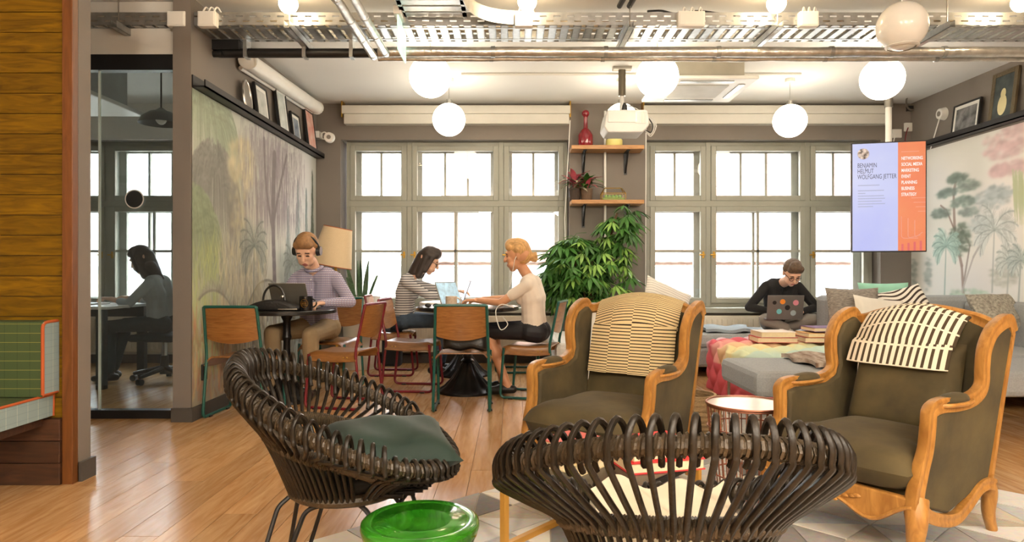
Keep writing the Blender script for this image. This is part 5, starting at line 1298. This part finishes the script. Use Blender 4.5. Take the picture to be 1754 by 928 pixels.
def remesh(mb, vox, it):
    me = mb.mesh('tmp', 0); o = bpy.data.objects.new('tmp', me); col.objects.link(o)
    r = o.modifiers.new('r', 'REMESH'); r.mode = 'VOXEL'; r.voxel_size = vox; r.use_smooth_shade = True
    s = o.modifiers.new('s', 'SMOOTH'); s.factor = .5; s.iterations = it
    bpy.context.view_layer.update()
    out = bpy.data.meshes.new_from_object(o.evaluated_get(bpy.context.evaluated_depsgraph_get()))
    bpy.data.objects.remove(o); bpy.data.meshes.remove(me); return out
def person(label, loc, rz, P):
    """P: seat,lean,side,head(pitch,yaw),hands[(R),(L)],knees,feet,mats,fem,sleeve"""
    root = thing('person', label, 'person', loc, rz); root.scale = (P.get('sc', 1),) * 3
    fem = P.get('fem', 0); k_ = .93 if fem else 1.0
    prims = []   # (kind,label,a,b,ra,rb) / ellipsoid
    cap = lambda lb, a, b, ra, rb=None: prims.append((lb, Vector(a), Vector(b), ra, ra if rb is None else rb))
    S = P['seat']; lean = P['lean']; sd = P.get('side', 0)
    d = Vector((math.sin(sd), math.sin(lean), math.cos(lean) * math.cos(sd))).normalized(); X = Vector((1, 0, 0)); fw = X.cross(d) * -1
    fw = d.cross(X) * -1; fw = Vector((0, math.cos(lean), -math.sin(lean)))
    pel = Vector((0, 0, S + .105)); TL = .50 * k_
    hip = .10; shw = .165 * (.9 if fem else 1.0)
    for s in (-1, 1):
        cap('bottom', pel + X * s * .06 + Vector((0, -.03, -.01)), pel + X * s * .09 + Vector((0, .02, -.005)), .105 * k_, .10 * k_)
    bend = P.get('hunch', .1)
    w1 = pel + d * TL * .3 + fw * -.0; w2 = pel + d * TL * .58 - fw * .01; w3 = pel + d * TL * .84 - fw * .0
    nb = pel + d * TL + fw * bend * .3
    for s in (-1, 1):
        cap('top', pel + d * .05 + X * s * .06, w1 + X * s * .055, .105 * k_, .098 * k_)
        cap('top', w1 + X * s * .055, w2 + X * s * .07, .098 * k_, (.105 if not fem else .098) * k_)
        cap('top', w2 + X * s * .07, w3 + X * s * .085, .105 * k_, .085 * k_)
        cap('top', w3 + X * s * .05, w3 + X * s * (shw - .02) - d * .005, .078 * k_, .062 * k_)
        cap('top', w3 + d * .035 + X * s * .02, w3 + X * s * shw * .85 + d * .01, .055, .045)
        if fem: cap('top', w2 + X * s * .07 + fw * .075 + d * .02, w2 + X * s * .07 + fw * .08, .055)
    cap('skin', w3 + d * .03, nb + d * .06 + fw * bend * .4, .052 * k_, .05 * k_)
    # head frame
    pit, yaw = P['head']
    Rh = Matrix.Rotation(yaw, 3, 'Z') @ Matrix.Rotation(-lean * .3 - pit, 3, 'X')
    hc = nb + d * .075 + fw * (bend * .4 + .012) + Rh @ Vector((0, .025, .095))
    H = lambda x, y, z: hc + Rh @ Vector((x, y, z))
    cap('skin', H(0, -.015, .035), H(0, .0, .03), .086, .086)
    cap('skin', H(0, -.045, .02), H(0, -.03, .03), .08)
    cap('skin', H(0, .03, -.03), H(0, .035, -.055), .062, .055)
    cap('skin', H(0, .045, -.085), H(0, .05, -.095), .036, .03)
    cap('skin', H(-.03, .05, -.06), H(.03, .05, -.06), .035)
    cap('skin', H(0, .088, .015), H(0, .108, -.022), .011, .015)
    cap('skin', H(-.035, .074, .035), H(.035, .074, .035), .018)
    cap('skin', H(-.012, .085, -.058), H(.012, .085, -.058), .012); cap('skin', H(-.01, .082, -.072), H(.01, .082, -.072), .012)
    for s in (-1, 1):
        cap('skin', H(s * .082, -.012, .018), H(s * .08, -.008, -.022), .016, .011)
        cap('skin', H(s * .04, .06, -.012), H(s * .035, .06, -.03), .026)
    # arms
    sl = P.get('sleeve', 'long')
    for i, s in enumerate((1, -1)):
        sh = w3 + X * s * shw - d * .01
        hand = Vector(P['hands'][i]); hint = Vector(P.get('elbow', (s * .7, -.5, -.7) if True else 0)); hint.x = abs(hint.x) * s
        el, wr = ik(sh, hand, .285 * k_, .25 * k_, hint)
        cap('top', sh, sh.lerp(el, .55 if sl == 'short' else 1.0), .056 * k_, (.052 if sl == 'short' else .046) * k_)
        if sl == 'short': cap('skin', sh.lerp(el, .4), el, .043 * k_, .036 * k_)
        mid = {'long': 1.0, 'mid': .45, 'short': 0}[sl]
        if mid: cap('top', el, el.lerp(wr, mid * .96), .046 * k_, .034 * k_ if mid == 1 else .042 * k_)
        cap('skin', el.lerp(wr, max(0, mid - .3)) if mid else el, wr, .034 * k_, .025 * k_)
        # hand
        hd = (wr - el).normalized(); hd = (hd + Vector(P.get('hdir', (-s * .25, .3, -.1))).normalized() * .8).normalized()
        lat = hd.cross(Vector((0, 0, 1))).normalized(); nrm = lat.cross(hd)
        if nrm.z < 0: nrm = -nrm
        for q in (-.026, -.009, .009, .026): cap('skin', wr + lat * q * .7 + hd * .01, wr + lat * q + hd * .078, .016, .0125)
        for j, q in enumerate((-.034, -.0115, .0115, .034)):
            ln = (.034, .042, .045, .038)[j] if s > 0 else (.038, .045, .042, .034)[j]
            k0 = wr + lat * q * .85 + hd * .078; k1 = k0 + (hd * .85 - nrm * .35 + lat * q * 2).normalized() * ln; k2 = k1 + (hd * .45 - nrm * .85 + lat * q).normalized() * ln * .8
            cap('skin', k0, k1, .0098, .0088); cap('skin', k1, k2, .0088, .0075)
        th = lat * (-s) if (lat * (-s)).x * -s >= 0 else lat * s
        th = lat if lat.x * s < 0 else -lat
        b0 = wr + hd * .022 + th * .024; b1 = b0 + (th * .8 + hd * .7 - nrm * .2).normalized() * .036; b2 = b1 + (hd * .9 + th * .25 - nrm * .4).normalized() * .028
        cap('skin', b0, b1, .0125, .0105); cap('skin', b1, b2, .0105, .0085)
    # legs
    lt = P.get('bare', False)
    for i, s in enumerate((1, -1)):
        hj = pel + X * s * .09; kn = Vector(P['knees'][i]); an = Vector(P['feet'][i])
        cap('bottom', hj, kn, .09 * k_, .064 * k_)
        if lt: cap('skin', kn - (kn - hj).normalized() * .02, an, .055 * k_, .036 * k_); cap('skin', kn.lerp(an, .15), kn.lerp(an, .45) + Vector((0, -.015, 0)), .048, .05)
        else: cap('bottom', kn, kn.lerp(an, .93), .066 * k_, .05 * k_); cap('bottom', kn.lerp(an, .2) + Vector((0, -.012, 0)), kn.lerp(an, .5), .06 * k_, .056 * k_)
        fd = Vector(P.get('footdir', (s * .15, 1, 0))).normalized()
        an2 = Vector((an.x, an.y, .045 + max(0, an.z - .09)))
        cap('skin' if lt else 'shoe', an, an2 - fd * .02, .036, .036)
        cap('shoe', an2 - fd * .05, an2 + fd * .06, .036, .04); cap('shoe', an2 + fd * .06 - Vector((0, 0, .006)), an2 + fd * .15 - Vector((0, 0, .012)), .04, .03)
    mb = MB()
    for (lb, a, b, ra, rb) in prims: capsule(mb, a, b, ra, rb)
    me = remesh(mb, .0062, 3); me.name = 'body'
    names = ['skin', 'top', 'bottom', 'shoe', 'lip', 'eye']; mats = P['mats']
    for n_ in names: me.materials.append(mats.get(n_) or {'lip': M_lip, 'eye': M_eye}[n_])
    nf = len(me.polygons); cen = np.empty(nf * 3, np.float32); me.polygons.foreach_get('center', cen); cen = cen.reshape(-1, 3)
    best = np.full(nf, 9.); idx = np.zeros(nf, np.int32)
    for (lb, a, b, ra, rb) in prims:
        A = np.array(a); B = np.array(b) - A; t_ = np.clip(((cen - A) @ B) / (B @ B + 1e-9), 0, 1)
        ds = np.linalg.norm(cen - A - t_[:, None] * B, axis=1) - (ra + (rb - ra) * t_) - (.002 if lb in ('top', 'bottom', 'shoe') else 0)
        q = ds < best; best[q] = ds[q]; idx[q] = names.index(lb)
    def spot(p, r, nm):
        q = (np.linalg.norm((cen - np.array(p)) / np.array(r), axis=1) < 1) & (idx == 0); idx[q] = names.index(nm)
    spot(H(0, .1, -.064), (.026, .03, .011), 'lip')
    for s in (-1, 1): spot(H(s * .033, .088, .008), (.016, .03, .006), 'eye'); spot(H(s * .035, .09, .034), (.02, .03, .005), 'eye')
    me.polygons.foreach_set('material_index', idx); me.polygons.foreach_set('use_smooth', [True] * nf)
    o = bpy.data.objects.new('body', me); col.objects.link(o); o.parent = root
    # hair
    hm = MB()
    for (a, b, ra, rb) in P['hair']: capsule(hm, H(*a), H(*b), ra, rb)
    he = remesh(hm, .007, 4); he.name = 'hair'; he.materials.append(P['hairmat']); he.polygons.foreach_set('use_smooth', [True] * len(he.polygons))
    ho = bpy.data.objects.new('hair', he); col.objects.link(ho); ho.parent = root
    if P.get('glasses'):
        g = MB()
        for s in (-1, 1):
            g.tube([H(s * .034 + .024 * math.cos(a), .103 - .01 * abs(math.cos(a)), .006 + .019 * math.sin(a)) for a in [k * math.pi / 8 for k in range(16)]], .0028, 5, True)
            g.tube([H(s * .058, .094, .01), H(s * .086, .0, .015)], .0026, 5)
        g.tube([H(-.011, .106, .01), H(.011, .106, .01)], .0025, 5); g.build('glasses', M_black, root)
    if P.get('headphones'):
        g = MB(); g.tube([H(.097 * math.sin(a), -.01, .02 + .118 * math.cos(a)) for a in [-1.55 + 3.1 * k / 16 for k in range(17)]], .012, 8); g.build('headphone_band', M_black, root)
        for s in (-1, 1): MB().tube([H(s * .082, -.01, .0), H(s * .112, -.01, .0)], [.042, .036], 18).build('ear_cup', M_leath, root)
    if P.get('earbud'):
        MB().tube([H(-.09, .0, -.0), H(-.085, .02, -.03), H(-.07, .05, -.12), H(-.02, .1, -.25)], .0028, 5).build('earphone_wire', M_white, root)
    if P.get('collar'):
        c_ = nb + fw * .0
        MB().tube([c_ + Vector((.068 * math.sin(a), .062 * math.cos(a), .012 - .035 * max(0, math.cos(a)))) for a in [k * math.pi / 12 for k in range(24)]], .013, 8, True).build('collar', mats['top'], root)
        g = MB()
        for k in range(4): p = w3.lerp(w1, k / 3.2); g.ell(p + fw * (.107), (.006, .006, .006), 8, 5)
        g.build('button', M_white, root)
    return root, H
def stripemat(name, c0, c1, n, duty, axis='Z', c2=None):
    m, nt, b = _base(name); tcn = _n(nt, 'ShaderNodeTexCoord'); sp = _n(nt, 'ShaderNodeSeparateXYZ'); nt.links.new(tcn.outputs['Object'], sp.inputs[0])
    f = _math(nt, 'LESS_THAN', _math(nt, 'FRACT', _math(nt, 'MULTIPLY', sp.outputs[axis], n)), duty)
    c = _mix(nt, f, L(c0), L(c1))
    if c2: c = _mix(nt, _math(nt, 'MULTIPLY', _math(nt, 'LESS_THAN', _math(nt, 'FRACT', _math(nt, 'MULTIPLY', sp.outputs['X'], n)), duty), .6), c, L(c2))
    nt.links.new(c, b.inputs['Base Color']); b.inputs['Roughness'].default_value = .9; return m
M_shoeb = mat('black_shoe', (26, 24, 24), .4); M_shoew = mat('white_trainer', (206, 202, 196), .6)
H_blond = mat('blond_hair', (196, 152, 96), .55, var=.3, vs=30, st=(4, 1, 1)); H_brown = mat('dark_brown_hair', (50, 38, 32), .5, var=.3, vs=30, st=(4, 1, 1)); H_mid = mat('light_brown_hair', (150, 110, 70), .6, var=.25, vs=40); H_grey = mat('ash_brown_hair', (92, 74, 58), .6, var=.35, vs=40)
short = [((0, -.02, .05), (0, -.03, .06), .092, .092), ((0, .03, .1), (0, -.02, .09), .062, .07), ((-.045, .05, .085), (.045, .05, .085), .034, .034), ((0, -.07, .0), (0, -.06, .04), .062, .07), ((-.072, -.015, .05), (-.06, -.03, .06), .032, .04), ((.072, -.015, .05), (.06, -.03, .06), .032, .04)]
# man with headphones (faces the camera, slightly to his right)
khaki = mat('khaki_trousers', (150, 128, 96), .85, var=.1, vs=8, bump=.1, bs=14)
person('man in checked shirt and headphones typing at the small round table', (-1.74, 6.18, 0), R(172), dict(sc=1.09, seat=.42, lean=.16, hunch=.12, head=(.5, R(4)), hands=[(.05, .40, .745), (-.2, .40, .745)],
    knees=[(.2, .42, .51), (-.12, .44, .50)], feet=[(.16, .46, .09), (-.10, .40, .09)], elbow=(.9, -.3, -.5), hdir=(0, 1, -.1),
    mats=dict(skin=M_skin, top=stripemat('check_shirt', (196, 190, 204), (104, 104, 140), 70, .4, 'Z', (150, 130, 150)), bottom=khaki, shoe=M_shoeb), hair=short, hairmat=H_mid, headphones=1, collar=1))
# dark-haired woman in stripes (faces right)
longh = short + [((0, -.075, .02), (0, -.085, -.16), .068, .062), ((-.07, -.03, .02), (-.075, -.02, -.17), .038, .034), ((.07, -.03, .02), (.075, -.02, -.17), .038, .034), ((-.04, -.09, -.1), (.04, -.10, -.27), .06, .04), ((-.068, .03, .06), (-.085, .02, -.1), .022, .02), ((.068, .03, .06), (.085, .02, -.1), .022, .02)]
jeans = mat('blue_jeans', (62, 78, 96), .85, var=.15, vs=20)
person('dark-haired woman with glasses and striped top reading at the window table', (-1.15, 7.2, 0), R(-88), dict(fem=1, sc=1.04, seat=.44, lean=.14, hunch=.16, head=(.42, R(-3)), hands=[(.10, .50, .83), (-.13, .56, .83)], sleeve='mid', glasses=1,
    knees=[(.12, .42, .53), (-.12, .44, .53)], feet=[(.1, .34, .09), (-.1, .38, .09)], elbow=(.5, -.3, -.8), hdir=(0, 1, 0),
    mats=dict(skin=M_skin, top=stripemat('striped_top', (204, 200, 196), (96, 92, 96), 42, .45), bottom=jeans, shoe=M_shoeb), hair=longh, hairmat=H_brown))
# blonde woman (faces left, back three-quarter to the camera)
bun = short + [((0, -.075, .03), (0, -.095, -.0), .052, .045), ((0, -.128, -.025), (.01, -.135, -.035), .036, .032), ((.02, -.155, -.0), (-.01, -.15, -.055), .02, .018), ((-.02, -.15, -.01), (.02, -.16, -.04), .018, .016), ((0, -.05, -.03), (0, -.09, -.02), .05, .04)]
person('blonde woman with hair bun in white t-shirt working at a laptop', (.20, 5.96, 0), R(76), dict(fem=1, sc=1.03, seat=.445, lean=.09, hunch=.08, head=(.12, R(10)), hands=[(.14, .50, .80), (-.12, .48, .80)], sleeve='short', bare=True, earbud=1,
    knees=[(.10, .42, .54), (-.08, .42, .53)], feet=[(.06, .30, .10), (-.10, .22, .10)], elbow=(.5, -.2, -.9), hdir=(0, 1, -.1),
    mats=dict(skin=M_skin2, top=mat('white_tee', (226, 214, 200), .9, bump=.15, bs=12), bottom=mat('black_skirt', (24, 24, 30), .6, var=.3, bump=.2, bs=14), shoe=M_shoeb), hair=bun, hairmat=H_blond))
# man in black on the sofa
quiff = short + [((-.04, .06, .11), (.05, .05, .125), .034, .03), ((0, .02, .13), (.03, .03, .14), .04, .034)]
person('man in black sweater with glasses using a stickered laptop on his lap', (px(1333, 7.35), 7.38, 0), R(176), dict(seat=.43, lean=.40, hunch=.22, head=(.6, R(4)), hands=[(.15, .34, .66), (-.14, .33, .66)], glasses=1,
    knees=[(.24, .40, .58), (-.24, .40, .58)], feet=[(.05, .46, .50), (-.02, .30, .50)], elbow=(1, -.2, -.6), footdir=(.5, .2, 0),
    mats=dict(skin=M_skin, top=mat('black_sweater', (30, 28, 28), .9, var=.2, bump=.2, bs=60), bottom=mat('grey_trousers', (132, 126, 118), .9), shoe=M_shoew), hair=quiff, hairmat=H_grey))
# woman in the office
person('long-haired woman in grey top working at the desk in the glass office', (-3.45, 6.72, 0), R(86), dict(fem=1, seat=.47, lean=.1, hunch=.12, head=(.35, 0), hands=[(.16, .42, .81), (-.12, .44, .81)], sleeve='mid',
    knees=[(.11, .44, .55), (-.11, .46, .54)], feet=[(.1, .56, .09), (-.1, .46, .09)], elbow=(.4, -.3, -.9), hdir=(0, 1, 0),
    mats=dict(skin=M_skin, top=mat('grey_top', (176, 182, 184), .9), bottom=mat('dark_teal_trousers', (34, 48, 54), .8), shoe=M_shoeb), hair=longh, hairmat=H_brown))
# ================================================= TABLETOP THINGS
def laptop(label, x, y, z, rz, open_=105, w=.32, d=.22, stick=False, shell=M_alu):
    t = thing('laptop', label, 'laptop', (x, y, z), rz)       # local: user at -Y, hinge at +Y
    MB().bb(-w / 2, w / 2, -d / 2, d / 2, 0, .014).build('base', shell, t, 0, .004)
    MB().bb(-w / 2 + .02, w / 2 - .02, -.02, d / 2 - .02, .0135, .0155).build('keyboard', M_key, t, 0)
    Mx = Matrix.Translation((0, d / 2, .012)) @ Matrix.Rotation(-R(open_ - 90), 4, 'X')
    lid = MB().bb(-w / 2, w / 2, 0, .007, 0, d, Mx).build('lid', shell, t, 0, .003)
    MB().bb(-w / 2 + .01, w / 2 - .01, -.0015, .0005, .012, d - .01, Mx).build('screen', M_screen, lid, 0)
    if stick:
        for (a, b, r, c) in ((-.11, .165, .02, (20, 20, 20)), (-.03, .175, .026, (226, 140, 40)), (.02, .115, .026, (16, 16, 18)), (-.06, .075, .026, (110, 190, 200)), (.1, .165, .028, (214, 140, 156)), (.08, .06, .028, (150, 170, 176))):
            MB().lathe([(0, 0), (r, 0), (r, .001), (0, .001)], 20, cap=False, M=Mx @ Matrix.Translation((-a, .0085, b)) @ Matrix.Rotation(R(90), 4, 'X')).build('sticker', mat('sticker_%d_%d_%d' % c, c, .6), lid)
    return t
laptop('open grey laptop of the man with headphones on the small round table', -1.80, 5.73, .766, R(172), 112)
laptop('open laptop with lit page in front of the blonde woman', px(792, 6.1), 6.1, .766, R(58), 112, .31, .22)
laptop('open laptop with reddish back in front of the dark-haired woman', -.62, 6.98, .762, R(-82), 110, .32, .22, shell=mat('maroon_shell', (110, 70, 66), .5))
laptop('silver laptop covered in round stickers on the lap of the man in black', px(1335, 7.0), 6.98, .59, R(178), 100, .36, .24, True, mat('dark_alu', (118, 118, 116), .4, .6))
laptop('open white laptop on the desk in the glass office', -4.1, 6.62, .757, R(88), 120, .32, .22, shell=M_white)
# handbag on the small table
t = thing('handbag', 'black leather handbag with hoop handle lying on the small round table', 'bag', (-1.90, 5.45, .765), R(4))
bg = [(-.25, 0), (.19, 0), (.21, .02), (.10, .085), (-.06, .10), (-.2, .04)]
MB().prism(bg, -.07, .07, 'Y').build('body', M_leath, t, 0, .02, 1); MB().tube([(-.0 + .085 * math.cos(a), .0, .08 + .12 * math.sin(a)) for a in [math.pi * k / 14 for k in range(15)]], .009, 8).build('handle', M_leath, t)
MB().ell((.07, -.02, .11), (.014, .008, .014)).build('clasp', M_chrome, t); MB().bb(.05, .2, -.08, -.06, .01, .018).build('strap', M_chrome, t, 0)
def mug(label, x, y, z, m, r=.042, h=.1, hs=1):
    t = thing('mug', label, 'mug', (x, y, z)); MB().lathe([(r * .92, 0), (r, .01), (r, h), (r - .005, h), (r - .006, .012), (0, .012)], 28).build('body', m, t)
    MB().tube([(hs * (r - .004 + .034 * math.sin(a)), 0, h * .52 + .032 * math.cos(a)) for a in [math.pi * k / 10 for k in range(11)]], .006, 8).build('handle', m, t); return t
t = mug('black mug with round gold emblem on the small round table', -1.635, 5.42, .765, mat('black_ceramic', (22, 22, 24), .2), .052, .115)
em = MB()
for (rr, wd) in ((.030, .0015),):
    pts = [(.053 * math.sin(a * 1.0), -.053 * math.cos(a * 1.0), z_) for a, z_ in [(.55 * math.cos(q), .06 + .032 * math.sin(q)) for q in [k * math.pi / 14 for k in range(28)]]]; em.tube(pts, .0016, 4, True)
for zz in (.046, .058, .07): em.tube([(.053 * math.sin(a), -.053 * math.cos(a), zz + .003 * math.sin(a * 22)) for a in [-.38 + .076 * k for k in range(11)]], .0016, 4)
em.build('emblem', M_brass, t)
mug('cream patterned mug on the table behind the green chair', px(773, 5.95), 5.95, .765, mat('cream_ceramic', (226, 214, 196), .4, vs=60, c2=(206, 178, 150)), .05, .095)
t = thing('sunglasses', 'folded dark sunglasses on the table beside the cream mug', 'sunglasses', (px(740, 5.9), 5.9, .765)); g = MB()
for s in (-1, 1): g.ell((s * .035, 0, .018), (.028, .006, .018)); g.tube([(s * .06, 0, .02), (s * .02, .05, .01)], .003, 5)
g.build('frame', M_black, t)
tag(MB().tube(catmull([(px(880, 5.9), 5.75, .772), (px(860, 5.9), 5.72, .8), (px(850, 5.9), 5.7, .74), (px(858, 5.9), 5.62, .60), (px(870, 5.9), 5.62, .64), (px(862, 5.9), 5.62, .7)], 6), .004, 6).build('charging_cable', M_white, None), 'white charging cable hanging off the table edge by the blonde woman', 'cable')
# bag on centre green chair
t = thing('handbag', 'slouchy black leather bag lying on the green chair seat', 'bag', (-.36, 5.36, .462), R(-4)); mb = MB()
def bagf(s):
    def g(u, v):
        a, b = u * 2 - 1, v * 2 - 1; p = (max(0, 1 - a ** 6) * max(0, 1 - b ** 6)) ** .4; return (a * .18, s * .075 * p * (1.15 - .4 * v) - .02, .10 + b * .10 + .01 * math.sin(6 * a))
    return g
mb.grid(bagf(-1), 18, 12); mb.grid(lambda u, v: bagf(1)(1 - u, v), 18, 12); mb.build('body', M_leath, t, 70)
MB().tube(bez((-.12, -.05, .17), (0, -.1, .26), (.12, -.05, .17), 10), .008, 8).build('strap', M_leath, t)
t = thing('handbag', 'dark rucksack hanging behind the dark-haired woman on the red chair', 'bag', (px(672, 7.2), 7.2, .06)); MB().bb(-.1, .1, -.08, .08, .02, .42).build('body', mat('navy_canvas', (26, 32, 40), .8), t, 0, .03); MB().tube(bez((0, -.08, .4), (.02, -.12, .55), (.0, .05, .42), 8), .01, 6).build('strap', M_black, t)
t = thing('trainers', 'pair of white trainers hung by the small table leg', 'shoe', (-1.66, 5.58, .44))
bpy.data.objects.remove(t)
# ================================================= OFFICE BEHIND GLASS
t = thing('office_desk', 'white topped office desk with dark legs in the glass office', 'desk', (0, 0, 0))
MB().bb(-5.2, -3.66, 6.18, 6.98, .73, .757).build('desk_top', M_white, t, 0, .004)
for xx in (-5.1, -3.75):
    for yy in (6.24, 6.92): MB().bb(xx - .035, xx + .035, yy - .035, yy + .035, 0, .73).build('leg', mat('teal_black', (30, 38, 40), .5), t, 0)
MB().bb(-5.1, -3.75, 6.9, 6.94, .62, .73).build('rail', M_black, t, 0)
t = thing('office_chair', 'black swivel office chair on castors in the glass office', 'chair', (-3.42, 6.72, 0), R(86))
MB().bb(-.24, .24, -.22, .24, .40, .47).build('seat', mat('chair_teal', (38, 44, 46), .8), t, 0, .03); MB().bb(-.2, .2, -.28, -.24, .55, .95).build('backrest', MATS['chair_teal'], t, 0, .02); MB().tube([(0, -.1, .38), (0, -.3, .42), (0, -.27, .6)], .02, 8).build('back_arm', M_black, t)
MB().cyl((0, 0, .1), (0, 0, .4), .028, n=14).build('gas_lift', M_chrome, t); MB().cyl((0, 0, .07), (0, 0, .25), .045, .035, 14).build('hub', M_black, t)
for k in range(5):
    a = k * 2 * math.pi / 5 + .4; e = Vector((math.cos(a) * .3, math.sin(a) * .3, .075)); o = MB().tube([(0, 0, .13), e], [.03, .018], 8).build('base_spoke', M_black, t)
    s_ = Vector((-math.sin(a), math.cos(a), 0)); MB().cyl(Vector((e.x, e.y, .03)) - s_ * .025, Vector((e.x, e.y, .03)) + s_ * .025, .03, n=14).build('castor', M_black, t)
t = thing('pendant_lamp', 'dark dome pendant lamp hanging in the glass office', 'lamp', PP(276, 212, 6.5))
MB().lathe([(.2, 0), (.17, .06), (.1, .11), (.03, .13), (.02, .15), (.015, .15), (.09, .1), (.16, .055), (.19, 0)], 32, cap=False).build('shade', mat('grey_enamel', (70, 76, 78), .4), t); MB().cyl((0, 0, .14), (0, 0, CZ - t.location.z), .008, n=8).build('cord', M_black, t); MB().ell((0, 0, .05), (.05, .05, .06)).build('bulb', M_white, t)
t = thing('wall_outlet', 'small black socket on the jungle mural below the green chair back', 'socket', (XL + .006, 5.08, .33)); MB().bb(-.01, .012, -.04, .04, -.06, .06).build('plate', M_black, t, 0, .004)

tag(MB().tube(catmull([(px(1110, 4.95), 4.97, 2.97), (px(1135, 4.95), 5.0, 2.985), (px(1160, 4.95), 5.0, 2.965), (px(1200, 4.95), 5.02, 2.99), (px(1235, 4.95), 5.0, 2.965), (px(1265, 4.95), 5.02, 2.96)], 6), .008, 6).build('power_lead', M_black, None), 'tangled black power lead lying on the cable tray by the wide junction box', 'cable')
